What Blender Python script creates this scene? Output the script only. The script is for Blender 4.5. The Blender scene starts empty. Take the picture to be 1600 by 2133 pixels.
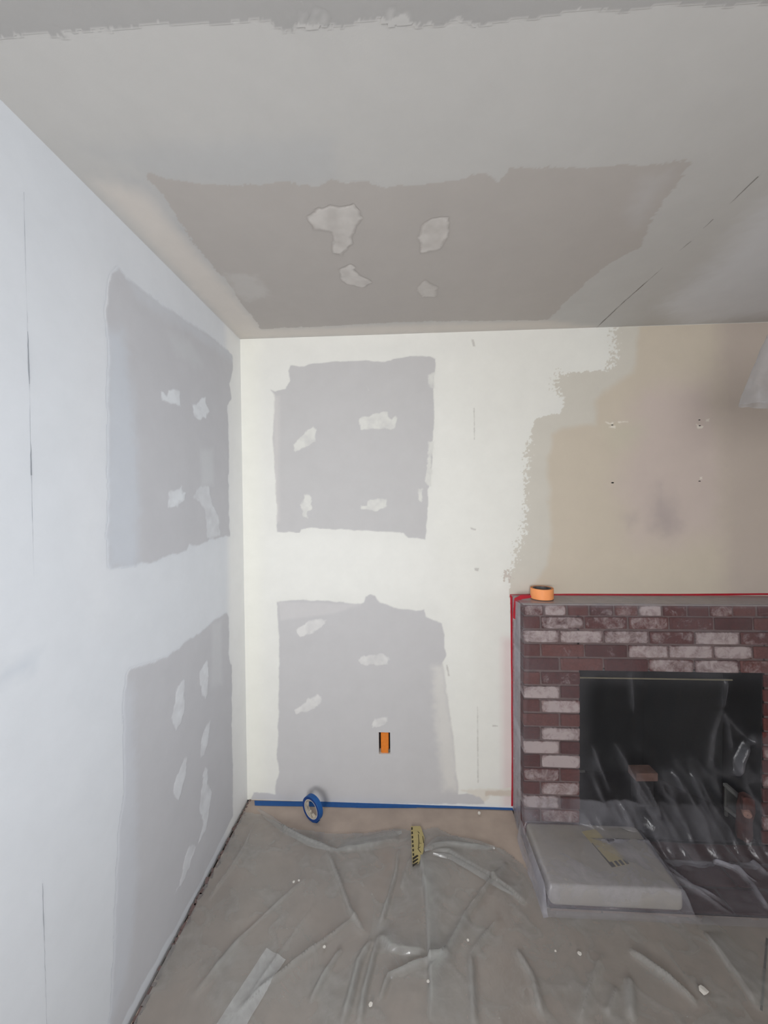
import bpy, bmesh, math, random
import numpy as np
from mathutils import Matrix, Vector

random.seed(7)
np.random.seed(7)
C = bpy.context.scene.collection
SC = bpy.context.scene

# ---------------------------------------------------------------- camera
CAM = np.array([0.0, 0.0, 1.5705])
FPX, YAW, PITCH, ROLL = 807.4, -0.0548, -0.01944, -0.00877
_f = np.array([math.sin(YAW) * math.cos(PITCH), math.cos(YAW) * math.cos(PITCH), math.sin(PITCH)])
_r = np.array([math.cos(YAW), -math.sin(YAW), 0.0])
_u = np.cross(_r, _f)
CR = math.cos(ROLL) * _r + math.sin(ROLL) * _u
CU = -math.sin(ROLL) * _r + math.cos(ROLL) * _u
cd = bpy.data.cameras.new('camera')
cd.sensor_fit = 'HORIZONTAL'
cd.sensor_width = 36.0
cd.lens = FPX / 1600 * 36.0
cd.clip_start = 0.02
cam = bpy.data.objects.new('camera', cd)
C.objects.link(cam)
m = Matrix.Identity(4)
for i in range(3):
    m[i][0], m[i][1], m[i][2], m[i][3] = CR[i], CU[i], -_f[i], CAM[i]
cam.matrix_world = m
SC.camera = cam

# ---------------------------------------------------------------- world, light, exposure
w = bpy.data.worlds.new('daylight')
SC.world = w
w.use_nodes = True
w.node_tree.nodes['Background'].inputs[0].default_value = (0.80, 0.90, 1.0, 1)
w.node_tree.nodes['Background'].inputs[1].default_value = 1.0

def area(name, loc, aim, sx, sy, power, col):
    l = bpy.data.lights.new(name, 'AREA')
    l.shape = 'RECTANGLE'
    l.size, l.size_y = sx, sy
    l.energy = power
    l.color = col
    o = bpy.data.objects.new(name, l)
    C.objects.link(o)
    o.location = loc
    d = Vector(aim) - Vector(loc)
    o.rotation_euler = d.to_track_quat('-Z', 'Y').to_euler()
    return o

# daylight entering by the two windows behind the photographer
area('window_daylight', (-0.40, -1.92, 1.60), (-0.40, 2.0, 1.45), 0.80, 1.15, 67, (1.0, 0.985, 0.955))
sl = area('side_window_daylight', (2.42, -0.42, 1.50), (-0.85, 0.80, 1.38), 1.0, 1.2, 8.6, (0.84, 0.92, 1.0))
sl.data.spread = 1.15      # beam narrowed for effect, so it lights mostly the left wall
SC.view_settings.view_transform = 'Standard'
SC.view_settings.look = 'None'
SC.view_settings.gamma = 1.0
SC.view_settings.use_curve_mapping = False
SC.view_settings.exposure = 0.0

# ---------------------------------------------------------------- helpers
def lin(c):
    c = np.array(c, float) / 255.0
    return np.where(c <= 0.04045, c / 12.92, ((c + 0.055) / 1.055) ** 2.4)

def lin4(c):
    return tuple(lin(c)) + (1.0,)

def ray(px, py):
    return (px - 800) / FPX * CR - (py - 1066.5) / FPX * CU + _f

def on_plane(px, py, axis, val):
    d = ray(px, py)
    t = (val - CAM[axis]) / d[axis]
    return CAM + d * t

def zoom(ox, oy, s, pts):
    return [(ox + x / s, oy + y / s) for x, y in pts]

def hash2(ix, iy, seed):
    h = np.sin(ix * 127.1 + iy * 311.7 + seed * 74.7) * 43758.5453
    return h - np.floor(h)

def vnoise(x, y, seed=0):
    ix, iy = np.floor(x), np.floor(y)
    fx, fy = x - ix, y - iy
    fx, fy = fx * fx * (3 - 2 * fx), fy * fy * (3 - 2 * fy)
    a, b = hash2(ix, iy, seed), hash2(ix + 1, iy, seed)
    c, d = hash2(ix, iy + 1, seed), hash2(ix + 1, iy + 1, seed)
    return (a + (b - a) * fx) * (1 - fy) + (c + (d - c) * fx) * fy

def fbm(x, y, seed=0, oct=4):
    r, a, t = 0, 1.0, 0
    for o in range(oct):
        r = r + a * vnoise(x, y, seed + o * 3.1)
        t += a
        x, y, a = x * 2.03 + 5.1, y * 2.03 + 1.7, a * 0.5
    return r / t * 2 - 1

def sstep(a, b, x):
    t = np.clip((x - a) / (b - a), 0, 1)
    return t * t * (3 - 2 * t)

def poly_sd(x, y, poly):
    """signed distance, negative inside"""
    P = np.array(poly)
    d2 = np.full(x.shape, 1e9)
    ins = np.zeros(x.shape, bool)
    n = len(P)
    for i in range(n):
        ax, ay = P[i]
        bx, by = P[(i + 1) % n]
        ex, ey = bx - ax, by - ay
        L = ex * ex + ey * ey + 1e-12
        t = np.clip(((x - ax) * ex + (y - ay) * ey) / L, 0, 1)
        d2 = np.minimum(d2, (x - ax - t * ex) ** 2 + (y - ay - t * ey) ** 2)
        if ay != by:
            c = ((ay > y) != (by > y)) & (x < (bx - ax) * (y - ay) / (by - ay) + ax)
            ins ^= c
    d = np.sqrt(d2)
    return np.where(ins, -d, d)

def line_d(x, y, pts):
    """distance to a polyline, signed side and fraction along it"""
    P = np.array(pts)
    best = np.full(x.shape, 1e9)
    side = np.zeros(x.shape)
    frac = np.zeros(x.shape)
    seg = np.hypot(*(P[1:] - P[:-1]).T)
    cum = np.concatenate([[0], np.cumsum(seg)])
    for i in range(len(P) - 1):
        ax, ay = P[i]
        ex, ey = P[i + 1] - P[i]
        L = ex * ex + ey * ey + 1e-12
        t = np.clip(((x - ax) * ex + (y - ay) * ey) / L, 0, 1)
        dx, dy = x - ax - t * ex, y - ay - t * ey
        d = np.hypot(dx, dy)
        k = d < best
        best = np.where(k, d, best)
        side = np.where(k, np.sign(ex * dy - ey * dx), side)
        frac = np.where(k, (cum[i] + t * seg[i]) / cum[-1], frac)
    return best, side, frac

def link(name, me, mat=None, parent=None):
    o = bpy.data.objects.new(name, me)
    C.objects.link(o)
    if mat is not None and hasattr(me, 'materials') and not me.materials:
        me.materials.append(mat)
    if parent is not None:
        o.parent = parent
    return o

def tag(o, label=None, cat=None, group=None, kind=None):
    if label: o['label'] = label
    if cat: o['category'] = cat
    if group: o['group'] = group
    if kind: o['kind'] = kind
    return o

def empty(name, loc=(0, 0, 0), rot=(0, 0, 0)):
    o = bpy.data.objects.new(name, None)
    o.empty_display_size = 0.05
    C.objects.link(o)
    o.location = loc
    o.rotation_euler = rot
    return o

def np_mesh(name, verts, faces, cols=None, smooth=True):
    me = bpy.data.meshes.new(name)
    nv, nf, k = len(verts), len(faces), faces.shape[1]
    me.vertices.add(nv)
    me.vertices.foreach_set('co', np.ascontiguousarray(verts, np.float32).ravel())
    me.loops.add(nf * k)
    me.loops.foreach_set('vertex_index', np.ascontiguousarray(faces, np.int32).ravel())
    me.polygons.add(nf)
    me.polygons.foreach_set('loop_start', np.arange(0, nf * k, k, dtype=np.int32))
    me.polygons.foreach_set('loop_total', np.full(nf, k, np.int32))
    me.update(calc_edges=True)
    me.validate()
    me.polygons.foreach_set('use_smooth', np.full(nf, smooth))
    if cols is None: cols = np.ones((nv, 3))
    if cols is not None:
        a = me.color_attributes.new('Col', 'FLOAT_COLOR', 'POINT')
        c4 = np.ones((nv, 4), np.float32)
        c4[:, :3] = cols
        a.data.foreach_set('color', c4.ravel())
    return me

def grid_faces(nu, nv, keep=None):
    i = np.arange(nu - 1)[:, None] * nv + np.arange(nv - 1)[None, :]
    q = np.stack([i, i + nv, i + nv + 1, i + 1], -1)
    if keep is not None:
        return q[keep]
    return q.reshape(-1, 4)

def compact(verts, faces, cols=None):
    used = np.unique(faces)
    remap = np.full(len(verts), -1, np.int64)
    remap[used] = np.arange(len(used))
    return verts[used], remap[faces], None if cols is None else cols[used]

class MB:
    """collects shapes into one mesh"""
    def __init__(self):
        self.bm = bmesh.new()
    def box(self, c, s, bev=0.0, rot=None, seg=1):
        g = bmesh.ops.create_cube(self.bm, size=1.0)['verts']
        M = Matrix.Translation(c) @ (rot.to_4x4() if rot is not None else Matrix.Identity(4)) @ Matrix.Diagonal((s[0], s[1], s[2], 1))
        bmesh.ops.transform(self.bm, matrix=M, verts=g)
        if bev:
            es = list({e for v in g for e in v.link_edges})
            bmesh.ops.bevel(self.bm, geom=es, offset=bev, segments=seg, affect='EDGES', profile=0.5)
        return self
    def prism(self, pts, z0, z1):
        lo = [self.bm.verts.new((x, y, z0)) for x, y in pts]
        hi = [self.bm.verts.new((x, y, z1)) for x, y in pts]
        n = len(pts)
        self.bm.faces.new(lo[::-1]); self.bm.faces.new(hi)
        for i in range(n):
            self.bm.faces.new((lo[i], lo[(i + 1) % n], hi[(i + 1) % n], hi[i]))
        return self
    def lathe(self, prof, n=48, closed=True):
        rings = []
        for k in range(n):
            a = 2 * math.pi * k / n
            rings.append([self.bm.verts.new((r * math.cos(a), r * math.sin(a), z)) for r, z in prof])
        np_ = len(prof)
        for k in range(n):
            A, B = rings[k], rings[(k + 1) % n]
            for i in range(np_ if closed else np_ - 1):
                j = (i + 1) % np_
                self.bm.faces.new((A[i], B[i], B[j], A[j]))
        return self
    def build(self, name, mat, parent=None, smooth=False):
        bmesh.ops.recalc_face_normals(self.bm, faces=self.bm.faces[:])
        me = bpy.data.meshes.new(name)
        self.bm.to_mesh(me)
        self.bm.free()
        if smooth:
            for p in me.polygons: p.use_smooth = True
            try: me.set_sharp_from_angle(angle=math.radians(35))
            except Exception: pass
        return link(name, me, mat, parent)

# ---------------------------------------------------------------- materials
def nodes(name):
    mt = bpy.data.materials.new(name)
    mt.use_nodes = True
    nt = mt.node_tree
    b = nt.nodes['Principled BSDF']
    return mt, nt, b

def N(nt, typ, **kw):
    n = nt.nodes.new(typ)
    for k, v in kw.items():
        if k.startswith('i_'):
            key = k[2:]
            n.inputs[int(key) if key.isdigit() else key.replace('_', ' ')].default_value = v
        else:
            setattr(n, k, v)
    return n

def plain(name, col, rough=0.6, metal=0.0, var=0.10, scale=40, bump=0.0, bscale=200, spec=0.5):
    mt, nt, b = nodes(name)
    tc = N(nt, 'ShaderNodeTexCoord')
    nz = N(nt, 'ShaderNodeTexNoise', i_Scale=scale, i_Detail=6.0)
    nt.links.new(tc.outputs['Object'], nz.inputs['Vector'])
    mp = N(nt, 'ShaderNodeMapRange', i_1=0.3, i_2=0.7, i_3=1 - var, i_4=1 + var)
    nt.links.new(nz.outputs['Fac'], mp.inputs['Value'])
    hs = N(nt, 'ShaderNodeHueSaturation')
    hs.inputs['Color'].default_value = lin4(col)
    nt.links.new(mp.outputs[0], hs.inputs['Value'])
    nt.links.new(hs.outputs[0], b.inputs['Base Color'])
    b.inputs['Roughness'].default_value = rough
    b.inputs['Metallic'].default_value = metal
    b.inputs['Specular IOR Level'].default_value = spec
    if bump:
        n2 = N(nt, 'ShaderNodeTexNoise', i_Scale=bscale, i_Detail=4.0)
        nt.links.new(tc.outputs['Object'], n2.inputs['Vector'])
        bp = N(nt, 'ShaderNodeBump', i_Strength=bump, i_Distance=0.002)
        nt.links.new(n2.outputs['Fac'], bp.inputs['Height'])
        nt.links.new(bp.outputs[0], b.inputs['Normal'])
    return mt

def paint(name, rough, bump, bscale, spec=0.35):
    """painted, mudded or bare wall board: colour from the surface's own colour attribute"""
    mt, nt, b = nodes(name)
    at = N(nt, 'ShaderNodeAttribute', attribute_name='Col')
    tc = N(nt, 'ShaderNodeTexCoord')
    nz = N(nt, 'ShaderNodeTexNoise', i_Scale=9.0, i_Detail=8.0, i_Roughness=0.65)
    nt.links.new(tc.outputs['Object'], nz.inputs['Vector'])
    mp = N(nt, 'ShaderNodeMapRange', i_1=0.3, i_2=0.7, i_3=0.975, i_4=1.02)
    nt.links.new(nz.outputs['Fac'], mp.inputs['Value'])
    hs = N(nt, 'ShaderNodeHueSaturation')
    nt.links.new(at.outputs['Color'], hs.inputs['Color'])
    nt.links.new(mp.outputs[0], hs.inputs['Value'])
    nt.links.new(hs.outputs[0], b.inputs['Base Color'])
    b.inputs['Roughness'].default_value = rough
    b.inputs['Specular IOR Level'].default_value = spec
    n2 = N(nt, 'ShaderNodeTexNoise', i_Scale=bscale, i_Detail=3.0)
    nt.links.new(tc.outputs['Object'], n2.inputs['Vector'])
    bp = N(nt, 'ShaderNodeBump', i_Strength=bump, i_Distance=0.001)
    nt.links.new(n2.outputs['Fac'], bp.inputs['Height'])
    nt.links.new(bp.outputs[0], b.inputs['Normal'])
    return mt

def film(name, milk, tint, rough, milkvar=0.5, nscale=6.0, refl=0.55, bump=0.25, bscale=60, base=0.025):
    """thin polythene: see-through, a little milky, shiny at glancing angles"""
    mt, nt, b = nodes(name)
    out = nt.nodes['Material Output']
    nt.nodes.remove(b)
    tc = N(nt, 'ShaderNodeTexCoord')
    nz = N(nt, 'ShaderNodeTexNoise', i_Scale=nscale, i_Detail=7.0, i_Roughness=0.6, i_Distortion=0.6)
    nt.links.new(tc.outputs['Object'], nz.inputs['Vector'])
    mp = N(nt, 'ShaderNodeMapRange', i_1=0.3, i_2=0.7, i_3=milk * (1 - milkvar), i_4=milk * (1 + milkvar))
    nt.links.new(nz.outputs['Fac'], mp.inputs['Value'])
    at = N(nt, 'ShaderNodeAttribute', attribute_name='Col')
    mk = N(nt, 'ShaderNodeMath', operation='MULTIPLY', use_clamp=True)
    nt.links.new(mp.outputs[0], mk.inputs[0]); nt.links.new(at.outputs['Fac'], mk.inputs[1])
    lw = N(nt, 'ShaderNodeLayerWeight', i_Blend=0.5)
    n2 = N(nt, 'ShaderNodeTexNoise', i_Scale=bscale, i_Detail=5.0, i_Distortion=1.5)
    nt.links.new(tc.outputs['Object'], n2.inputs['Vector'])
    bp = N(nt, 'ShaderNodeBump', i_Strength=bump, i_Distance=0.004)
    nt.links.new(n2.outputs['Fac'], bp.inputs['Height'])
    nt.links.new(bp.outputs[0], lw.inputs['Normal'])
    pw = N(nt, 'ShaderNodeMath', operation='POWER', i_1=4.0)
    nt.links.new(lw.outputs['Facing'], pw.inputs[0])
    ma = N(nt, 'ShaderNodeMath', operation='MULTIPLY_ADD', i_1=refl, i_2=base)
    nt.links.new(pw.outputs[0], ma.inputs[0])
    tr = N(nt, 'ShaderNodeBsdfTransparent', i_Color=(0.97, 0.97, 0.97, 1))
    df = N(nt, 'ShaderNodeBsdfDiffuse', i_Color=lin4(tint))
    tl = N(nt, 'ShaderNodeBsdfTranslucent', i_Color=lin4(tint))
    gl = N(nt, 'ShaderNodeBsdfGlossy', i_Color=(0.95, 0.96, 1.0, 1), i_Roughness=rough)
    for q in (df, tl, gl):
        nt.links.new(bp.outputs[0], q.inputs['Normal'])
    m0 = N(nt, 'ShaderNodeMixShader', i_0=0.25)
    nt.links.new(df.outputs[0], m0.inputs[1]); nt.links.new(tl.outputs[0], m0.inputs[2])
    m1 = N(nt, 'ShaderNodeMixShader')
    nt.links.new(mk.outputs[0], m1.inputs[0])
    nt.links.new(tr.outputs[0], m1.inputs[1]); nt.links.new(m0.outputs[0], m1.inputs[2])
    m2 = N(nt, 'ShaderNodeMixShader')
    nt.links.new(ma.outputs[0], m2.inputs[0])
    nt.links.new(m1.outputs[0], m2.inputs[1]); nt.links.new(gl.outputs[0], m2.inputs[2])
    nt.links.new(m2.outputs[0], out.inputs['Surface'])
    return mt

def brick_mat():
    mt, nt, b = nodes('old_brick')
    oi = N(nt, 'ShaderNodeObjectInfo')
    tc = N(nt, 'ShaderNodeTexCoord')
    ge = N(nt, 'ShaderNodeNewGeometry')
    off = N(nt, 'ShaderNodeVectorMath', operation='MULTIPLY_ADD')
    cmb = N(nt, 'ShaderNodeCombineXYZ')
    for k in range(3): nt.links.new(oi.outputs['Random'], cmb.inputs[k])
    nt.links.new(cmb.outputs[0], off.inputs[0])
    off.inputs[1].default_value = (37.0, 53.0, 71.0)
    nt.links.new(ge.outputs['Position'], off.inputs[2])
    nz = N(nt, 'ShaderNodeTexNoise', i_Scale=22.0, i_Detail=9.0, i_Roughness=0.72, i_Distortion=0.5)
    nt.links.new(off.outputs[0], nz.inputs['Vector'])
    # whiteness (old paint left on the face): the object's own colour alpha moves the threshold
    sub = N(nt, 'ShaderNodeMath', operation='ADD')
    nt.links.new(nz.outputs['Fac'], sub.inputs[0]); nt.links.new(oi.outputs['Alpha'], sub.inputs[1])
    sx = N(nt, 'ShaderNodeSeparateXYZ')
    nt.links.new(tc.outputs['Generated'], sx.inputs[0])
    def hump(sock):
        a = N(nt, 'ShaderNodeMath', operation='SUBTRACT', i_0=1.0); nt.links.new(sock, a.inputs[1])
        b_ = N(nt, 'ShaderNodeMath', operation='MULTIPLY'); nt.links.new(sock, b_.inputs[0]); nt.links.new(a.outputs[0], b_.inputs[1])
        return b_
    h1, h2 = hump(sx.outputs['X']), hump(sx.outputs['Z'])
    hm = N(nt, 'ShaderNodeMath', operation='MULTIPLY'); nt.links.new(h1.outputs[0], hm.inputs[0]); nt.links.new(h2.outputs[0], hm.inputs[1])
    ed = N(nt, 'ShaderNodeMapRange', i_1=0.0, i_2=0.013, i_3=-0.17, i_4=0.02)
    nt.links.new(hm.outputs[0], ed.inputs['Value'])
    ad = N(nt, 'ShaderNodeMath', operation='ADD'); nt.links.new(sub.outputs[0], ad.inputs[0]); nt.links.new(ed.outputs[0], ad.inputs[1])
    sub = ad
    mp = N(nt, 'ShaderNodeMapRange', i_1=0.90, i_2=1.22, i_3=0.0, i_4=0.95)
    nt.links.new(sub.outputs[0], mp.inputs['Value'])
    n2 = N(nt, 'ShaderNodeTexNoise', i_Scale=90.0, i_Detail=6.0, i_Roughness=0.7)
    nt.links.new(off.outputs[0], n2.inputs['Vector'])
    m3 = N(nt, 'ShaderNodeMapRange', i_1=0.3, i_2=0.75, i_3=0.65, i_4=1.25)
    nt.links.new(n2.outputs['Fac'], m3.inputs['Value'])
    hs = N(nt, 'ShaderNodeHueSaturation')
    nt.links.new(oi.outputs['Color'], hs.inputs['Color']); nt.links.new(m3.outputs[0], hs.inputs['Value'])
    mix = N(nt, 'ShaderNodeMix', data_type='RGBA')
    nt.links.new(mp.outputs[0], mix.inputs[0])
    nt.links.new(hs.outputs[0], mix.inputs[6])
    mix.inputs[7].default_value = lin4((186, 172, 172))
    nt.links.new(mix.outputs[2], b.inputs['Base Color'])
    b.inputs['Roughness'].default_value = 0.85
    bp = N(nt, 'ShaderNodeBump', i_Strength=0.6, i_Distance=0.004)
    nt.links.new(n2.outputs['Fac'], bp.inputs['Height'])
    nt.links.new(bp.outputs[0], b.inputs['Normal'])
    return mt

M = dict(
    wall=paint('wall_paint', 0.62, 0.10, 320, 0.30),
    board=paint('bare_drywall', 0.75, 0.06, 500, 0.25),
    mud=paint('joint_compound', 0.8, 0.12, 140, 0.2),
    brick=brick_mat(),
    mortar=plain('mortar', (110, 92, 90), 0.95, var=0.18, scale=25, bump=0.5, bscale=120),
    soot=plain('sooty_firebrick', (18, 21, 25), 0.8, var=0.25, scale=8, bump=0.2),
    ash=plain('ash', (30, 29, 32), 0.95, var=0.35, scale=20, bump=0.5, bscale=90),
    steel=plain('dull_steel', (120, 120, 118), 0.45, metal=0.6, var=0.1),
    brass=plain('dull_brass', (150, 142, 120), 0.4, metal=0.5, var=0.1),
    paper=plain('floor_paper', (172, 157, 146), 0.8, var=0.10, scale=9, bump=0.25, bscale=40),
    sub=plain('dark_subfloor', (30, 25, 22), 0.9, var=0.3),
    blue=plain('blue_tape', (18, 84, 152), 0.55, var=0.08, scale=60, bump=0.25, bscale=260),
    bluedark=plain('blue_tape_edge', (16, 58, 122), 0.7, var=0.06, scale=160),
    red=plain('red_tape', (176, 12, 38), 0.5, var=0.10, scale=50, bump=0.2),
    orange=plain('orange_tape', (255, 166, 104), 0.55, var=0.04, scale=40, bump=0.1),
    orangeedge=plain('orange_tape_edge', (205, 128, 72), 0.7, var=0.08, scale=160),
    core=plain('cardboard_core', (196, 188, 176), 0.8, var=0.15, scale=30),
    coredark=plain('printed_core', (92, 90, 90), 0.7, var=0.5, scale=45),
    box=plain('cardboard', (158, 152, 142), 0.85, var=0.06, scale=12, bump=0.1),
    yellow=plain('yellow_label', (176, 162, 112), 0.6, var=0.06, scale=30),
    black=plain('black_print', (38, 34, 26), 0.7, var=0.1),
    orib=plain('orange_rib', (196, 108, 36), 0.6),
    obox=plain('orange_box_plastic', (226, 128, 40), 0.5, var=0.08, scale=70),
    dark=plain('dark_cavity', (10, 8, 10), 0.9, var=0.1),
    flake=plain('paint_flake', (222, 218, 212), 0.7, var=0.05),
    firebrick=plain('pale_firebrick', (112, 84, 76), 0.9, var=0.15, scale=40, bump=0.4),
    brown=plain('charred_wood', (70, 36, 30), 0.85, var=0.35, scale=30, bump=0.6, bscale=60),
    woodend=plain('cut_wood', (150, 112, 98), 0.8, var=0.15, scale=40),
    palemetal=plain('painted_metal', (132, 132, 130), 0.5, var=0.08),
    white=plain('white_frame', (225, 225, 222), 0.5, var=0.03),
    filmA=film('masking_film', 0.24, (198, 197, 207), 0.22, 0.45, 5.0, 0.5, 0.35, 55),
    filmB=film('drop_cloth_film', 0.42, (176, 177, 175), 0.18, 0.30, 5.0, 0.42, 0.30, 40, base=0.05),
    filmC=film('hanging_film', 0.30, (178, 178, 182), 0.22, 0.4, 9.0, 0.6, 0.4, 40),
    glass=film('window_glass', 0.01, (230, 235, 235), 0.02, 0.1, 4.0, 0.6, 0.0, 10, base=0.04),
    filmT=film('clear_tape', 0.45, (225, 227, 228), 0.3, 0.2, 20.0, 0.5, 0.1, 80),
)

# ---------------------------------------------------------------- the room's surfaces
D, A, H = 1.998, 0.8544, 2.44
RX, RY = 2.45, -1.95          # right wall and rear wall, behind the photographer
FX0, FX1, FZ1 = 0.803, 1.612, 0.798   # firebox opening
FY = 1.828                    # brick face

class Surf:
    """a flat room surface with its colour layers"""
    def __init__(s, kind):
        s.kind = kind
        s.layers = []
    def uv(s, px, py):
        if s.kind == 'back': p = on_plane(px, py, 1, D); return p[0], p[2]
        if s.kind == 'left': p = on_plane(px, py, 0, -A); return p[1], p[2]
        p = on_plane(px, py, 2, H); return p[0], p[1]
    def xyz(s, u, v, off):
        off = np.zeros(u.shape) + off
        if s.kind == 'back': return np.stack([u, D - off, v], -1)
        if s.kind == 'left': return np.stack([-A + off, u, v], -1)
        return np.stack([u, v, H - off], -1)
    def flip(s): return s.kind == 'ceil'
    def color(s, u, v, layers=None):
        c = np.ones(u.shape + (3,)) * s.base
        for L in (s.layers if layers is None else layers):
            o = L['op']
            if L.get('var'): o = np.clip(o * (1 + L['var'] * 2 * fbm(u * 28, v * 28, L['seed'] + 4, 3)), 0, 1)
            c = c + (L['col'] - c) * (s.mask(L, u, v) * o)[..., None]
        return c
    def mask(s, L, u, v):
        m = np.zeros(u.shape)
        P = np.array(L['poly'])
        pad = L['f'] + L['j'] * 2 + 0.01
        k = (u > P[:, 0].min() - pad) & (u < P[:, 0].max() + pad) & (v > P[:, 1].min() - pad) & (v < P[:, 1].max() + pad)
        if k.any():
            d = poly_sd(u[k], v[k], L['poly'])
            d = d + L['j'] * fbm(u[k] * L['q'], v[k] * L['q'], L['seed'], 5) * 1.6
            mm = 1 - sstep(-L['f'], L['f'], d)
            if L['speck'] > 0:
                n = fbm(u[k] * 120, v[k] * 120, L['seed'] + 9, 3)
                sp = L['speck'] * (0.15 + 1.6 * sstep(.35, .8, vnoise(u[k] * 5.5, v[k] * 5.5, L['seed'] + 2)))
                mm = sstep(-.12, .12, n * 1.7 - d / sp)
            m[k] = mm
        return m

_seed = [1.0]
def layer(S, px, col, f=0.003, j=0.002, q=40.0, op=1.0, speck=0.0):
    _seed[0] += 1.37
    return dict(poly=[S.uv(x, y) for x, y in px], col=lin(col), f=f, j=j, q=q, op=op, seed=_seed[0], speck=speck)

def base(S, name, u0, u1, v0, v1, res, holes, mat, thick=0.09):
    us = np.unique(np.concatenate([np.linspace(u0, u1, int((u1 - u0) / res) + 1)] + [np.array(h[:2]) for h in holes]))
    vs = np.unique(np.concatenate([np.linspace(v0, v1, int((v1 - v0) / res) + 1)] + [np.array(h[2:]) for h in holes]))
    u, v = np.meshgrid(us, vs, indexing='ij')
    cu, cv = (us[:-1] + us[1:]) / 2, (vs[:-1] + vs[1:]) / 2
    keep = np.ones((len(us) - 1, len(vs) - 1), bool)
    for h in holes:
        keep &= ~(((cu > h[0]) & (cu < h[1]))[:, None] & ((cv > h[2]) & (cv < h[3]))[None, :])
    f = grid_faces(len(us), len(vs), keep)
    if S.flip(): f = f[:, ::-1]
    vv, f, c = compact(S.xyz(u, v, 0).reshape(-1, 3), f, S.color(u, v).reshape(-1, 3))
    o = link(name, np_mesh(name, vv, f, c, smooth=False), mat)
    md = o.modifiers.new('thickness', 'SOLIDIFY')
    md.thickness = thick
    md.offset = -1
    tag(o, kind='structure')
    return o

def patch(S, name, Ls, parent, mat, res=0.004, off=0.0006, h=0.0005, holes=(), label=None):
    """a coat or sheet lying on the surface: its first layer gives its outline"""
    if isinstance(Ls, dict): Ls = [Ls]
    L = Ls[0]
    P = np.array(L['poly'])
    pad = L['f'] + L['j'] + L['speck']
    us = np.arange(P[:, 0].min() - pad, P[:, 0].max() + pad + res, res)
    vs = np.arange(P[:, 1].min() - pad, P[:, 1].max() + pad + res, res)
    if holes:
        us = np.unique(np.concatenate([us] + [np.array(q[:2]) for q in holes]))
        vs = np.unique(np.concatenate([vs] + [np.array(q[2:]) for q in holes]))
    u, v = np.meshgrid(us, vs, indexing='ij')
    mk = S.mask(L, u, v)
    if S.kind == 'back': lim = (u > -A + 0.001) & (v > 0.001) & (v < H - 0.001)
    elif S.kind == 'left': lim = (u < D - 0.001) & (v > 0.001) & (v < H - 0.001)
    else: lim = (u > -A + 0.001) & (v < D - 0.001)
    mk = np.where(lim, mk, 0)
    S.layers.extend(Ls)
    c = S.color(u, v)
    on = mk > 0.03
    keep = on[:-1, :-1] | on[1:, :-1] | on[:-1, 1:] | on[1:, 1:]
    keep &= lim[:-1, :-1] & lim[1:, :-1] & lim[:-1, 1:] & lim[1:, 1:]
    cu, cv = (us[:-1] + us[1:]) / 2, (vs[:-1] + vs[1:]) / 2
    for q in holes:
        keep &= ~(((cu > q[0]) & (cu < q[1]))[:, None] & ((cv > q[2]) & (cv < q[3]))[None, :])
    f = grid_faces(len(us), len(vs), keep)
    if S.flip(): f = f[:, ::-1]
    vv, f, c = compact(S.xyz(u, v, off + h * mk).reshape(-1, 3), f, c.reshape(-1, 3))
    o = link(name, np_mesh(name, vv, f, c), mat, parent)
    if label: o['label'] = label
    return o

Z5 = lambda p: zoom(480, 660, 2.5806, p)
Z6 = lambda p: zoom(480, 1220, 2.5806, p)
Z4 = lambda p: zoom(1040, 660, 2.857, p)
Z7 = lambda p: zoom(0, 500, 2.6654, p)
Z8 = lambda p: zoom(0, 1250, 2.4148, p)
Z3 = lambda p: zoom(480, 1620, 2.5806, p)
Z2 = lambda p: zoom(1040, 1600, 2.857, p)
Z1 = lambda p: zoom(1040, 1200, 2.857, p)

# ---- back wall
B = Surf('back')
B.base = lin((231, 231, 227))
q = [B.uv(789, 1525), B.uv(813, 1571)]
OUT = (q[0][0], q[1][0], q[1][1], q[0][1])          # cut-out for the electrical box
B.layers += [
    layer(B, [(498, 705), (540, 705), (545, 1200), (550, 1660), (515, 1665)], (236, 236, 228), f=0.05, op=0.7),
    layer(B, [(905, 740), (1280, 690), (1270, 770), (1130, 850), (1090, 1200), (1060, 1600), (940, 1640), (930, 1300), (900, 1100)], (234, 234, 229), f=0.06, op=0.8),
    layer(B, [(560, 1120), (900, 1130), (930, 1240), (560, 1240)], (234, 234, 230), f=0.05, op=0.8),
    layer(B, [(1047, 1330), (1070, 1330), (1070, 1680), (1050, 1680)], (214, 180, 182), f=0.035, op=0.55),
]
wall_back = base(B, 'wall_back', -A, RX, 0, H, 0.02, [(FX0, FX1, -0.001, FZ1), OUT], M['wall'])

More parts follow.
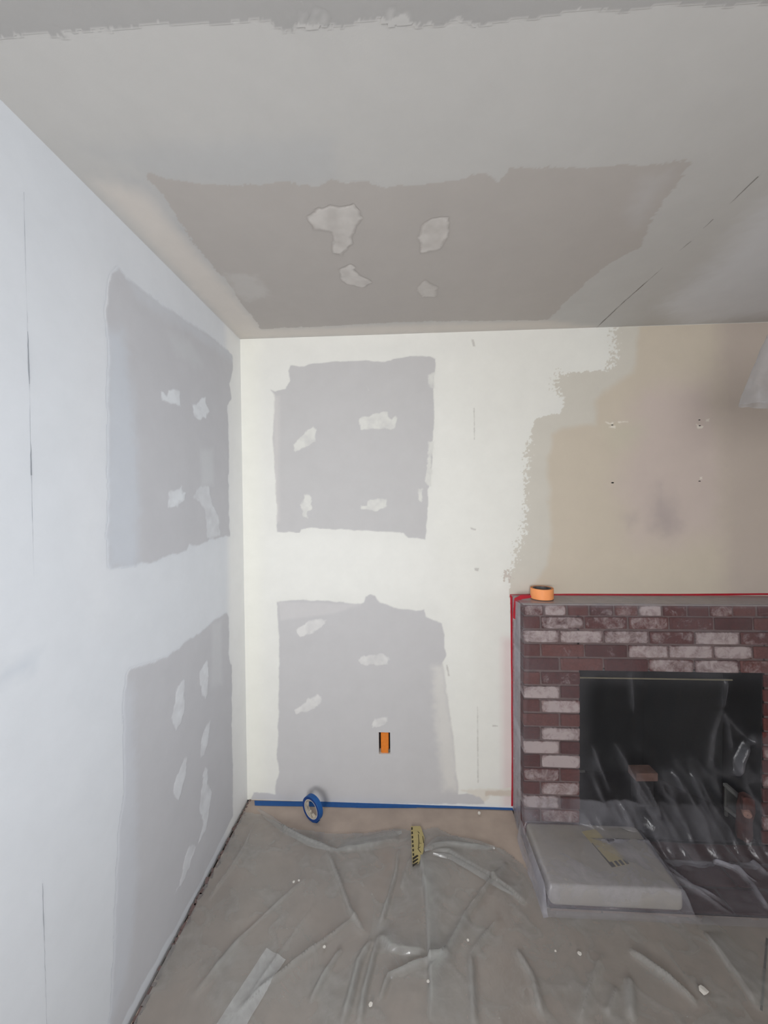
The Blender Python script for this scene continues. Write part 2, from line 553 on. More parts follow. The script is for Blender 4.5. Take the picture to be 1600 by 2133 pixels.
Ls = [layer(B, Z4([(690, 66), (680, 130), (685, 200), (678, 270), (630, 312), (520, 325), (400, 338), (345, 345), (322, 400), (345, 440), (385, 470), (380, 540), (350, 580), (260, 588), (215, 610), (190, 660), (180, 740), (155, 790), (160, 880), (158, 1000), (158, 1120), (160, 1220), (150, 1280), (120, 1330), (100, 1400), (80, 1470), (62, 1530), (66, 1760), (2100, 1760), (2100, -150), (700, -150)]),
            (210, 206, 197), f=0.002, j=0.006, q=45, speck=0.022),
      layer(B, Z4([(850, -150), (830, 120), (790, 330), (640, 440), (575, 500), (575, 640), (380, 665), (320, 700), (290, 860), (300, 1100), (310, 1330), (290, 1480), (210, 1580), (190, 1700), (2100, 1800), (2100, -150)]),
            (206, 196, 181), f=0.02, j=0.01, q=14),
      layer(B, Z4([(840, 420), (1250, 380), (1330, 800), (1300, 1300), (820, 1350), (720, 1000), (800, 700)]), (204, 190, 185), f=0.10, j=0.04, q=6, op=0.8),
      layer(B, Z4([(1300, -150), (2100, -150), (2100, 1800), (1350, 1800)]), (192, 180, 172), f=0.07, j=0.01, op=0.8),  # soft shadow at the right end, painted into the wall colour
      layer(B, Z4([(900, 1180), (960, 1000), (1020, 1150), (1070, 1220), (1000, 1270), (930, 1240)]), (166, 156, 156), f=0.075, j=0.03, q=14, op=0.6),
      layer(B, Z4([(745, 1180), (820, 1160), (830, 1220), (770, 1245)]), (180, 169, 166), f=0.045, j=0.02, q=18, op=0.45),
      layer(B, Z4([(640, 660), (860, 620), (880, 700), (700, 800)]), (202, 197, 180), f=0.06, j=0.02, q=10, op=0.6)]
patch(B, 'unpainted_area', Ls, wall_back, M['board'], res=0.0036, label='bare tan and pinkish wall above the brick, with a ragged paint edge')

dw1 = patch(B, 'drywall_panel', [
    layer(B, Z5([(215, 392), (240, 402), (295, 388), (318, 345), (310, 288), (325, 262), (400, 268), (440, 252), (540, 242), (690, 236), (830, 240), (900, 222), (970, 210), (1070, 216), (1100, 228), (1100, 300), (1096, 312), (1094, 360), (1092, 385), (1095, 520), (1090, 655), (1085, 760), (1070, 900), (1062, 930), (1062, 1040), (1056, 1100), (1048, 1198), (1000, 1188), (955, 1190), (930, 1162), (780, 1152), (600, 1140), (520, 1142), (440, 1135), (380, 1142), (372, 1158), (250, 1158), (252, 1050), (245, 900), (236, 760), (228, 650), (238, 520), (240, 420)]), (197, 196, 197), f=0.003, j=0.004, q=30),
    layer(B, Z5([(230, 420), (262, 430), (256, 800), (262, 1100), (240, 1100)]), (212, 209, 208), f=0.02, op=0.7)],
    wall_back, M['board'], label='bare grey drywall in the upper back wall')
q6 = Z6([(250, 90), (330, 78), (500, 80), (700, 98), (718, 90), (730, 62), (752, 48), (775, 55), (800, 90), (850, 108), (880, 118), (1000, 135), (1040, 128), (1050, 165), (1090, 185), (1135, 205), (1150, 260), (1152, 330), (1158, 380), (1140, 415), (1160, 560), (1180, 700), (1200, 830), (1212, 1000), (1222, 1060), (1228, 1118), (1360, 1120), (1365, 1172), (800, 1172), (110, 1155), (125, 1108), (240, 1118), (248, 1050), (265, 1000), (250, 940), (258, 700), (262, 400), (258, 200)])
dw2 = patch(B, 'drywall_panel', [
    layer(B, q6, (197, 196, 198), f=0.004, j=0.004, q=30),
    layer(B, Z6([(1092, 440), (1150, 420), (1170, 600), (1215, 900), (1220, 1100), (1150, 1100), (1120, 900), (1100, 700)]), (221, 219, 215), f=0.03, j=0.01, op=0.75),
    layer(B, Z6([(258, 85), (700, 100), (560, 150), (270, 185)]), (209, 207, 208), f=0.01, op=0.6)],
    wall_back, M['board'], holes=[OUT], label='bare grey drywall in the lower back wall, down to the floor')

def dabs(S, items, parent, col, op=0.9, f=0.0045):
    for it in items:
        a = dict(op=op, f=f)
        if isinstance(it, dict):
            a.update({k: v for k, v in it.items() if k != 'p'}); it = it['p']
        patch(S, 'compound_dab', dict(layer(S, it, col, j=0.0075, q=38, **a), var=.35), parent, M['mud'], res=0.003, off=0.0012, h=0.0009, label='white joint compound dab')

dabs(B, [Z5(p) for p in [
    [(335, 685), (355, 678), (400, 620), (445, 592), (462, 612), (450, 640), (458, 672), (400, 705), (350, 730), (340, 715)],
    [(692, 545), (780, 520), (840, 512), (850, 545), (868, 558), (885, 530), (900, 545), (885, 590), (862, 608), (830, 598), (700, 608)],
    [(385, 1000), (400, 958), (430, 955), (442, 990), (435, 1030), (410, 1050), (412, 1080), (390, 1080), (388, 1045), (375, 1025)],
    [(738, 995), (760, 982), (800, 976), (835, 980), (835, 1018), (790, 1042), (745, 1035), (705, 1030), (705, 1016), (738, 1018)],
    [(733, 372), (745, 380), (750, 398), (738, 402)],
    [(1014, 928), (1028, 928), (1026, 998), (1016, 985)],
    [(1062, 312), (1098, 303), (1098, 388), (1060, 365)],
    [(1062, 665), (1098, 668), (1084, 760), (1074, 905), (1050, 890), (1058, 760)],
]], dw1, (222, 222, 218), op=0.85)
dabs(B, [Z6(p) for p in [
    [(357, 240), (380, 220), (420, 190), (480, 175), (525, 182), (490, 220), (440, 255), (375, 275)],
    [(690, 400), (720, 375), (820, 368), (850, 385), (850, 425), (820, 432), (700, 422)],
    [(345, 670), (380, 645), (420, 605), (470, 590), (492, 592), (490, 630), (450, 658), (380, 680), (355, 685)],
    [(760, 745), (775, 720), (845, 703), (848, 730), (800, 755), (765, 762)],
]], dw2, (222, 221, 220), op=0.75, f=0.005)
# white compound lying over the grey board at the foot of the wall, right
patch(B, 'compound_smear', layer(B, Z6([(1225, 1095), (1340, 1095), (1500, 1085), (1510, 1130), (1400, 1125), (1365, 1160), (1300, 1118)]), (222, 218, 210), f=0.006, j=0.006), wall_back, M['mud'], off=0.0012)
patch(B, 'bare_strip', [layer(B, Z6([(1372, 1102), (1510, 1098), (1510, 1128), (1372, 1128)]), (208, 198, 187), f=0.006, j=0.004), ], wall_back, M['board'], off=0.0016)
# screw holes and torn spots in the tan wall
def hole(S, px, py, r, parent, asp=0.7):
    u, v = S.uv(px, py)
    n = 12
    pts = [(u + r * math.cos(2 * math.pi * k / n) * random.uniform(.75, 1.15), v + asp * r * math.sin(2 * math.pi * k / n) * random.uniform(.75, 1.15)) for k in range(n)]
    mb = MB().prism(pts, 0, 0.0008)
    o = mb.build('anchor_hole', M['dark'], parent)
    o.matrix_local = Matrix(((1, 0, 0, 0), (0, 0, -1, D - 0.0012), (0, 1, 0, 0), (0, 0, 0, 1)))
    o['label'] = 'small dark screw hole'
for (x, y, r) in [(672, 644, 0.006), (1190, 614, 0.006), (1192, 648, 0.005), (673, 987, 0.008), (1191, 978, 0.006)]:
    p = Z4([(x, y)])[0]
    hole(B, p[0], p[1], r, wall_back, 0.42)
for p in [[(632, 626), (660, 632), (690, 622), (672, 640), (650, 640)], [(652, 652), (690, 650), (692, 662), (655, 662)], [(705, 624), (765, 620), (766, 629), (708, 630)],
          [(1172, 640), (1186, 642), (1190, 654), (1214, 648), (1210, 662), (1180, 662)], [(1228, 610), (1248, 608), (1246, 622), (1230, 622)], [(1195, 956), (1206, 952), (1208, 964), (1196, 966)]]:
    patch(B, 'torn_spot', layer(B, Z4(p), (228, 222, 212), f=0.003, j=0.003, q=90), wall_back, M['mud'], res=0.002, off=0.0011)
# scuffs
for p in [Z5([(1290, 1133), (1320, 1140), (1318, 1147), (1294, 1143)]), Z5([(1310, 1350), (1335, 1352), (1332, 1366), (1314, 1364)]), Z6([(1160, 425), (1168, 425), (1178, 485), (1170, 485)]),
          Z6([(1410, 748), (1437, 750), (1437, 756), (1410, 755)]), Z5([(1296, 122), (1308, 122), (1316, 160), (1304, 160)]),
          Z5([(1308, 490), (1312, 490), (1314, 660), (1310, 660)]), Z6([(1326, 650), (1330, 650), (1334, 1060), (1329, 1060)])]:
    patch(B, 'scuff', layer(B, p, (176, 172, 168), f=0.003, j=0.002, q=80, op=0.55), wall_back, M['mud'], res=0.0025, off=0.0009)
for p in [Z5([(1470, 1368), (1500, 1362), (1500, 1420), (1475, 1412)])]:
    patch(B, 'rough_spot', layer(B, p, (196, 186, 178), f=0.004, j=0.012, q=90, op=0.8, speck=0.01), wall_back, M['mud'], res=0.0025, off=0.0012)

# ---- left wall
Lw = Surf('left')
Lw.base = lin((226, 228, 232))
Lw.layers += [layer(Lw, Z7([(480, 100), (610, 165), (600, 1800), (640, 2133), (500, 2133), (400, 1500)]), (230, 231, 234), f=0.08, op=0.7),
              layer(Lw, [(470, 670), (505, 710), (525, 1665), (470, 1760), (476, 1200)], (242, 241, 239), f=0.04, op=0.9),  # extra brightness beside the corner, painted into the wall colour
              layer(Lw, [(0, 1395), (60, 1365), (80, 1360), (70, 1400), (0, 1420)], (206, 211, 218), f=0.02, j=0.01, op=0.6)]
wall_left = base(Lw, 'wall_left', RY, D, -0.05, H, 0.02, [], M['wall'])
lw1 = patch(Lw, 'drywall_panel', [
    layer(Lw, Z7([(612, 175), (660, 165), (700, 210), (800, 290), (900, 365), (980, 410), (1060, 470), (1140, 515), (1230, 590), (1290, 640), (1290, 720), (1275, 800), (1285, 880), (1262, 920), (1265, 1020), (1270, 1200), (1265, 1400), (1275, 1640), (1170, 1665), (1090, 1700), (1050, 1690), (1035, 1720), (930, 1755), (830, 1800), (780, 1790), (745, 1810), (615, 1825), (600, 1780), (600, 1600), (605, 1400), (600, 1100), (605, 800), (605, 560), (592, 400), (602, 250)]), (204, 203, 206), f=0.004, j=0.006, q=30),
    layer(Lw, Z7([(590, 500), (680, 500), (740, 900), (770, 1400), (760, 1830), (590, 1830)]), (211, 215, 222), f=0.035, j=0.01, op=0.75),
    layer(Lw, Z7([(660, 160), (900, 340), (1290, 620), (1290, 680), (1100, 540), (900, 420), (760, 330)]), (212,214,219), f=0.03, j=0.01, op=0.7),
    layer(Lw, Z7([(930, 520), (1060, 560), (1120, 690), (1080, 700), (960, 610)]), (212,213,215), f=0.03, j=0.01, op=0.6),
    layer(Lw, Z7([(1110, 1160), (1180, 1160), (1185, 1360), (1120, 1360)]), (213,214,216), f=0.02, op=0.7)],
    wall_left, M['board'], res=0.005, label='bare grey drywall in the upper left wall')
lw2 = patch(Lw, 'drywall_panel', [
    layer(Lw, Z8([(640, 370), (660, 345), (710, 335), (780, 310), (850, 275), (900, 245), (920, 215), (1000, 170), (1080, 100), (1140, 65), (1150, 90), (1150, 300), (1165, 330), (1165, 700), (1172, 900), (1170, 1085), (1010, 1410), (860, 1680), (700, 1960), (600, 2150), (550, 2150), (575, 1800), (590, 1500), (600, 1150), (625, 980), (630, 700), (625, 480)]), (203, 202, 205), f=0.004, j=0.005, q=30),
    layer(Lw, Z8([(610, 420), (670, 420), (680, 900), (690, 1400), (640, 1900), (540, 2150), (560, 1500)]), (211, 213, 219), f=0.03, j=0.01, op=0.75),
    layer(Lw, Z8([(1070, 120), (1110, 110), (1115, 420), (1060, 440)]), (213,213,215), f=0.02, op=0.7)],
    wall_left, M['board'], res=0.005, label='bare grey drywall in the lower left wall, down to the floor')
dabs(Lw, [Z7(p) for p in [
    [(890, 835), (925, 870), (935, 835), (998, 832), (1000, 912), (985, 915), (930, 895), (900, 890)],
    [(1070, 920), (1105, 905), (1110, 880), (1140, 875), (1142, 905), (1160, 950), (1140, 985), (1110, 998), (1075, 980)],
    [(935, 1405), (1005, 1372), (1010, 1410), (1028, 1405), (1020, 1440), (985, 1480), (932, 1488)]]] +
    [dict(p=Z7([(1075, 1425), (1090, 1385), (1140, 1358), (1160, 1365), (1165, 1430), (1215, 1560), (1220, 1640), (1150, 1655), (1140, 1500), (1110, 1450)]), op=0.5, f=0.006)],
    lw1, (230, 232, 235), op=0.85)
dabs(Lw, [Z8(p) for p in [
    [(890, 430), (925, 400), (928, 520), (915, 610), (885, 652), (862, 600), (880, 520)],
    [(1000, 360), (1040, 305), (1050, 400), (1035, 500), (1015, 480)],
    [(1040, 620), (1055, 610), (1045, 710), (1025, 775), (1008, 790), (1010, 720)],
    [(925, 800), (940, 790), (935, 870), (905, 980), (895, 1015), (870, 960), (875, 920)],
    [(1030, 840), (1045, 850), (1040, 930), (1065, 960), (1045, 1090), (1030, 1170), (1000, 1215), (1020, 1130), (1005, 1040), (1010, 960)],
    [(955, 1230), (985, 1240), (960, 1310), (930, 1400), (905, 1440), (875, 1480), (915, 1390), (930, 1290)]]], lw2, (228, 229, 232), op=0.75)

def crack(S, px, wid, parent, col, off=0.0009, op=0.9):
    """a thin open seam drawn as a strip that comes and goes"""
    n = 60
    P = np.array([S.uv(x, y) for x, y in px])
    seg = np.hypot(*(P[1:] - P[:-1]).T); cum = np.concatenate([[0], np.cumsum(seg)])
    t = np.linspace(0, cum[-1], n)
    u, v = np.interp(t, cum, P[:, 0]), np.interp(t, cum, P[:, 1])
    du, dv = np.gradient(u), np.gradient(v)
    l = np.hypot(du, dv); du, dv = du / l, dv / l
    wv = wid * np.clip(0.55 + 1.3 * fbm(t * 14, t * 0 + wid * 900, 3.3, 4), 0.12, 1.3)
    jit = wid * 0.4 * fbm(t * 60, t * 0 + 2.2, 5.1, 2)
    u, v = u - dv * jit, v + du * jit
    uu = np.stack([u - dv * wv / 2, u + dv * wv / 2], 1)
    vv = np.stack([v + du * wv / 2, v - du * wv / 2], 1)
    f = grid_faces(n, 2)
    c = np.ones((n * 2, 3)) * lin(col)
    o = link('crack', np_mesh('crack', S.xyz(uu, vv, off).reshape(-1, 3), f, c), M['mud'], parent)
    o['label'] = 'thin dark seam crack'
    return o
crack(Lw, [(49, 400), (53, 560), (57, 690)], 0.0015, wall_left, (184, 187, 193))
crack(Lw, [(57, 690), (61, 800)], 0.0028, wall_left, (164, 167, 173))
crack(Lw, [(61, 800), (63, 920)], 0.0014, wall_left, (184, 187, 193))
crack(Lw, [(63, 920), (65, 990)], 0.0030, wall_left, (156, 159, 165))
crack(Lw, [(65, 990), (70, 1200)], 0.0016, wall_left, (178, 181, 188))
crack(Lw, [(88, 1840), (92, 1960), (97, 2140)], 0.0024, wall_left, (176, 178, 184))

# ---- ceiling
Ce = Surf('ceil')
Ce.base = lin((203, 202, 200))
Ce.layers += [layer(Ce, [(170, 310), (400, 298), (690, 285), (700, 380), (500, 387), (350, 375), (280, 350)], (194, 195, 196), f=0.03, j=0.01, op=0.6),
              layer(Ce, [(250, 360), (310, 380), (470, 575), (440, 560), (330, 440)], (192, 193, 195), f=0.03, j=0.01, op=0.7),
              layer(Ce, [(498, 706), (1245, 684), (1140, 667), (545, 685), (300, 400), (200, 380)], (228, 221, 214), f=0.04, j=0.01, op=0.8)]
Ce.layers += [layer(Ce, [(1600, 420), (1500, 540), (1380, 640), (1420, 680), (1700, 640), (1750, 420)], (226, 228, 232), f=0.08, j=0.02, op=0.8)]  # bluish window light on this side, painted into the ceiling colour
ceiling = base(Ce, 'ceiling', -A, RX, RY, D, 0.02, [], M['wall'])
cp = patch(Ce, 'drywall_panel', [
    layer(Ce, [(310, 358), (345, 372), (400, 380), (500, 387), (600, 380), (660, 390), (690, 370), (720, 380), (760, 375), (780, 388), (860, 388), (930, 378), (965, 370), (985, 362), (1020, 365), (1040, 377), (1065, 352), (1100, 346), (1155, 352), (1300, 345), (1400, 340), (1440, 340), (1400, 395), (1355, 460), (1340, 500), (1330, 518), (1275, 545), (1230, 580), (1140, 667), (1000, 668), (850, 670), (700, 678), (545, 685), (525, 660), (500, 625), (470, 580), (440, 550), (400, 500), (360, 440), (335, 405), (310, 375)], (192, 187, 183), f=0.003, j=0.0065, q=24, speck=.004),
    layer(Ce, [(1395, 358), (1330, 470), (1310, 440), (1340, 370)], (203, 201, 201), f=0.04, j=0.01, op=0.6),
    layer(Ce, [(465, 565), (530, 575), (560, 610), (520, 630), (490, 610)], (206, 203, 200), f=0.025, j=0.015, op=0.7)],
    ceiling, M['board'], res=0.0045, off=.0003, h=.0001, label='bare grey drywall in the middle of the ceiling')
cb = patch(Ce, 'drywall_panel', layer(Ce, [(-80, 78), (0, 74), (200, 65), (335, 47), (480, 45), (560, 45), (585, 58), (620, 52), (640, 48), (680, 52), (720, 50), (760, 45), (800, 42), (850, 38), (862, 50), (900, 45), (1000, 44), (1100, 36), (1200, 25), (1320, 12), (1460, 6), (1600, 2), (1750, -8), (1750, -120), (-80, -120)], (178, 177, 176), f=0.003, j=0.006, q=30, speck=.003),
    ceiling, M['board'], res=0.004, off=.0003, h=.0001, label='bare grey drywall band nearest the camera on the ceiling')
dabs(Ce, [[(640, 455), (665, 435), (735, 430), (752, 455), (735, 480), (730, 505), (710, 530), (695, 525), (695, 480), (655, 475)],
          [(880, 470), (905, 457), (935, 452), (930, 490), (915, 518), (880, 523), (875, 495)],
          [(710, 560), (730, 552), (750, 575), (775, 588), (755, 597), (720, 590), (708, 575)],
          dict(p=[(868, 600), (885, 585), (910, 600), (905, 618), (880, 618)], op=0.5, f=0.006)], cp, (218, 214, 210), op=0.75)
for p in [[(618, 50), (630, 28), (636, 30), (632, 52)], [(640, 50), (655, 20), (664, 22), (655, 50)], [(664, 50), (676, 24), (684, 32), (678, 50)], [(800, 42), (812, 20), (820, 22), (815, 42)], [(825, 42), (845, 20), (858, 30), (850, 42)]]:
    patch(Ce, 'compound_streak', layer(Ce, p, (203, 202, 200), f=0.006, j=0.005, q=60, op=0.55), cb, M['mud'], res=0.003, off=0.0006, h=.0001)
crack(Ce, [(1242, 683), (1300, 628), (1380, 558)], 0.0036, ceiling, (120, 114, 108))
crack(Ce, [(1415, 522), (1440, 502)], 0.003, ceiling, (160, 156, 152))
crack(Ce, [(1465, 475), (1486, 456)], 0.0034, ceiling, (130, 126, 122))
crack(Ce, [(1520, 424), (1580, 367)], 0.0030, ceiling, (145, 141, 137))
crack(Ce, [(1272, 681), (1310, 679), (1365, 677)], 0.004, ceiling, (235, 230, 222))

# ---- rest of the shell (behind and right of the photographer)
def shell(name, holes_axis):
    mb = MB()
    for c, s in holes_axis: mb.box(c, s)
    return tag(mb.build(name, M['rearwall']), kind='structure')
M['rearwall'] = plain('bounce_dimmed_wall', (120, 116, 112), 0.7, var=0.04, scale=4)  # unseen walls, coloured dark to cut the light they bounce
WX0, WX1, WZ0, WZ1 = -0.82, 0.02, 1.00, 2.20
y0 = RY - 0.05
shell('wall_rear', [(((-A - 0.09 + WX0) / 2, y0, H / 2), (WX0 + A + 0.09, 0.1, H)), (((WX1 + RX + 0.09) / 2, y0, H / 2), (RX + 0.09 - WX1, 0.1, H)),
                    (((WX0 + WX1) / 2, y0, WZ0 / 2), (WX1 - WX0, 0.1, WZ0)), (((WX0 + WX1) / 2, y0, (WZ1 + H) / 2), (WX1 - WX0, 0.1, H - WZ1))])
SY0, SY1, SZ0, SZ1 = -0.97, 0.13, 0.85, 2.15
x0 = RX + 0.045
shell('wall_right', [((x0, (RY + SY0) / 2, H / 2), (0.09, SY0 - RY, H)), ((x0, (SY1 + D) / 2, H / 2), (0.09, D - SY1, H)),
                     ((x0, (SY0 + SY1) / 2, SZ0 / 2), (0.09, SY1 - SY0, SZ0)), ((x0, (SY0 + SY1) / 2, (SZ1 + H) / 2), (0.09, SY1 - SY0, H - SZ1))])
def frame(name, c, s, axis):
    mb = MB(); t = 0.05; th = 0.05
    def b(u, z, su, sz):
        if axis == 0: mb.box((u, c[1], z), (su, th, sz), 0.004)
        else: mb.box((c[0], u, z), (th, su, sz), 0.004)
    cu = c[0] if axis == 0 else c[1]
    for sg in (-1, 1):
        b(cu + sg * (s[0] / 2 - t / 2), c[2], t, s[1] - 0.002)
        b(cu, c[2] + sg * (s[1] / 2 - t / 2), s[0] - 2 * t, t)
    o = tag(mb.build(name, M['white']), kind='structure')
    pn = (s[0] - 2 * t + .01, .006, s[1] - 2 * t + .01) if axis == 0 else (.006, s[0] - 2 * t + .01, s[1] - 2 * t + .01)
    MB().box(c, pn).build('pane', M['glass'], o)
    return o
frame('window_1', ((WX0 + WX1) / 2, RY - 0.05, (WZ0 + WZ1) / 2), (WX1 - WX0 - 0.01, WZ1 - WZ0 - 0.01), 0)
frame('window_2', (RX + 0.05, (SY0 + SY1) / 2, (SZ0 + SZ1) / 2), (SY1 - SY0 - 0.01, SZ1 - SZ0 - 0.01), 1)

# ---- floor: paper over a dark subfloor, stopping short of the left wall
gap = [(D, 0.010), (1.75, 0.016), (1.45, 0.014), (1.15, 0.010), (0.8, 0.008), (RY, 0.006)]
pts = [(-A + g, y) for y, g in gap] + [(RX, RY), (RX, 1.505), (0.535, 1.505), (0.535, D)]
fl = MB().prism(pts, -0.012, 0.0).build('floor', M['paper'])
tag(fl, kind='structure')
sb = MB().box(((RX - A) / 2, (RY + D) / 2 + 0.2, -0.062), (RX + A + 0.3, D - RY + 0.6, 0.09)).build('subfloor', M['sub'], fl)
# torn dry edge of the paper along the left wall
rough = MB()
for k in range(46):
    y = 1.99 - k * 0.022
    rough.box((-A + 0.012 + random.uniform(0, .012), y, 0.0018), (random.uniform(.006, .016), random.uniform(.008, .03), 0.0035), rot=Matrix.Rotation(random.uniform(-.5, .5), 3, 'Z'))
o = rough.build('plaster_crumbs', M['mortar'], fl); o['kind'] = 'stuff'
p0, p1 = on_plane(1598, 1955, 2, 0), on_plane(1586, 2105, 2, 0)
v = p1 - p0
MB().box(tuple((p0 + p1) / 2 + np.array([0, 0, 0.0008])), (0.006, float(np.hypot(v[0], v[1])), 0.0016), rot=Matrix.Rotation(math.atan2(v[1], v[0]) - math.pi / 2, 3, 'Z')).build('paper_seam', M['sub'], fl)

# ---------------------------------------------------------------- electrical box in the back wall
ux0, ux1, uz0, uz1 = OUT
cx, cz = (ux0 + ux1) / 2, (uz0 + uz1) / 2
eb = empty('electrical_box', (cx, D + 0.004, uz0))
tag(eb, 'orange electrical box set in a cut-out low in the back wall', 'electrical box')
ww, hh = ux1 - ux0, uz1 - uz0
MB().box((0, 0.045, hh / 2), (ww - 0.001, 0.004, hh - 0.001)).build('cavity_back', M['dark'], eb)
mb = MB()
pw, ph = ww * 0.70, hh * 0.92
mb.box((0.001, 0.020, hh * .475), (pw, 0.036, hh * .94), 0.003)
MB_f = mb.build('box_body', M['obox'], eb)
mb = MB()
for zz in (hh * 0.33, hh * 0.56, hh * 0.80):
    MB().box((0.001, 0.0035, zz), (pw * 0.8, 0.002, 0.0022)).build('box_rib', M['orib'], eb)
MB().box((ww * 0.40, 0.002, hh * 0.12), (0.008, 0.006, 0.016), 0.001).build('mounting_tab', M['steel'], eb)

# ---------------------------------------------------------------- fireplace
fp = empty('fireplace', (1.21, FY, 0))
tag(fp, 'red brick fireplace with white paint remnants and black firebox under film', 'fireplace')
def part(mb, name, mat, smooth=False):
    o = mb.build(name, mat, None, smooth)
    o.parent = fp
    o.matrix_parent_inverse = fp.matrix_basis.inverted()
    return o
bx0, bx1, TOP = 0.545, 1.875, 1.100
CW = 0.0651                     # course height
rows_top = 1.0425               # top of first stretcher row, under the header course
mcore = MB()
yb = FY + 0.006
mcore.box(((bx0 + FX0) / 2 + 0.002, (yb + D) / 2, TOP / 2 - 0.002), (FX0 - bx0 - 0.008, D - yb, TOP - 0.004))
mcore.box(((bx1 + FX1) / 2 - 0.002, (yb + D) / 2, TOP / 2 - 0.002), (bx1 - FX1 - 0.008, D - yb, TOP - 0.004))
mcore.box(((FX0 + FX1) / 2, (yb + D) / 2, (TOP + FZ1) / 2 + 0.002), (FX1 - FX0 + 0.02, D - yb, TOP - FZ1 - 0.008))
part(mcore, 'mortar_core', M['mortar'])
part(MB().box(((bx0 + bx1) / 2, (FY + D) / 2, TOP - 0.001), (bx1 - bx0, D - FY, 0.006), 0.002), 'mortar_cap', plain('mortar_cap', (158, 146, 142), 0.95, var=0.12, scale=30, bump=0.4))

bmesh_box = MB().box((0, 0, 0), (1, 1, 1), 0.035)
me_brick = bpy.data.meshes.new('brick')
bmesh.ops.recalc_face_normals(bmesh_box.bm, faces=bmesh_box.bm.faces[:])
bmesh_box.bm.to_mesh(me_brick)
me_brick.materials.append(M['brick'])
for v_ in me_brick.vertices:     # a slightly battered block
    v_.co += Vector((random.uniform(-.012, .012), random.uniform(-.02, .02), random.uniform(-.02, .02)))
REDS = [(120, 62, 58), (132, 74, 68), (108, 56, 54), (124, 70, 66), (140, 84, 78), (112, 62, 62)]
inv = fp.matrix_basis.inverted()
def brick(x0, x1, y0, y1, z0, z1, white, name='brick', shade=.57):
    o = bpy.data.objects.new(name, me_brick)
    C.objects.link(o)
    o.parent = fp
    o.matrix_parent_inverse = inv
    j = random.uniform
    o.location = ((x0 + x1) / 2 + j(-.001, .001), (y0 + y1) / 2 + j(-.002, .002), (z0 + z1) / 2 + j(-.0008, .0008))
    o.scale = (x1 - x0, y1 - y0, z1 - z0)
    o.rotation_euler = (j(-.006, .006), j(-.004, .004), j(-.006, .006))
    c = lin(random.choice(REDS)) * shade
    o.color = (c[0], c[1], c[2], white)
    return o
fx = lambda z: float(on_plane(1040 + z / 2.857, 1450, 1, FY)[0])
# header course along the top
hx = [118, 266, 404, 534, 682, 826, 968, 1116, 1248, 1388, 1530]
hw = [.50, .62, .22, .40, .42, .66, .36, .20, .48, .30, .3]
e = [fx(z) for z in hx] + [fx(1530) + .113 * k for k in range(1, 5)]
e[0] = bx0
k = 0
while k < len(e) - 1 and e[k] < bx1 - 0.03:
    brick(e[k] + .005, min(e[k + 1], bx1 + .005) - .005, FY - .003, FY + .16, rows_top + .008, TOP - .004, hw[k] if k < len(hw) else .3)
    k += 1
odd = [247, 507, 765, 1008, 1275, 1508]
even = [360, 620, 890, 1160, 1430, 1690]
W = {1: [.20, .52, .44, .48, .34, .15, .25], 2: [.62, .66, .58, .42, .66, .40, .5], 3: [.18, .30, .30, .64, .66, .66, .3], 4: [.16, .30, .24, .60, .60, .42, .4],
     5: [.24, .36], 6: [.68, .28], 7: [.16, .68], 8: [.24, .18], 9: [.18, .66], 10: [.74, .30], 11: [.14, .76], 12: [.50, .20], 13: [.24, .58], 14: [.68, .28], 15: [.3, .5], 16: [.4, .3]}
for r in range(1, 17):
    zt = rows_top - (r - 1) * CW
    zb = max(zt - CW + .011, 0.002)
    js = odd if r % 2 else even
    if r <= 4:
        xs = [bx0] + [fx(z) for z in js]
        while xs[-1] < bx1 - .06: xs.append(xs[-1] + .2)
        xs[-1] = bx1
    if r <= 4 and not (zt < FZ1 + 0.01):
        for i in range(len(xs) - 1):
            brick(xs[i] + (.005 if i else 0), xs[i + 1] - .005, FY - .003, FY + .09, zb, zt, W[r][i] if i < len(W[r]) else .3)
    else:
        xm = fx(js[0])
        brick(bx0, xm - .005, FY - .003, FY + .09, zb, zt, W[r][0])
        brick(xm + .005, FX0 - .002, FY - .003, FY + .09, zb, zt, W[r][1])
        xr = FX1 + (.10 if r % 2 else .17)
        brick(FX1 + .002, xr - .005, FY - .003, FY + .09, zb, zt, random.choice([.2, .3, .55]))
        brick(xr + .005, bx1, FY - .003, FY + .09, zb, zt, random.choice([.2, .3, .55]))
    # bricks of the left return, seen at a glancing angle
    brick(bx0 - .002, bx0 + .09, FY + .10, D - .004, zb, zt, random.choice([.2, .45, .5]))
# steel lintel and rod over the opening
part(MB().box(((FX0 + FX1) / 2, FY + .05, FZ1 - .003), (FX1 - FX0 - .004, .09, .006), .001), 'lintel', M['steel'])
mb = MB()
bmesh.ops.create_cone(mb.bm, cap_ends=True, segments=10, radius1=.0036, radius2=.0036, depth=FX1 - FX0 - .10,
                      matrix=Matrix.Translation(((FX0 + FX1) / 2 - .045, FY + .05, FZ1 - .060)) @ Matrix.Rotation(math.pi / 2, 4, 'Y'))
part(mb, 'screen_rod', M['brass'], True)
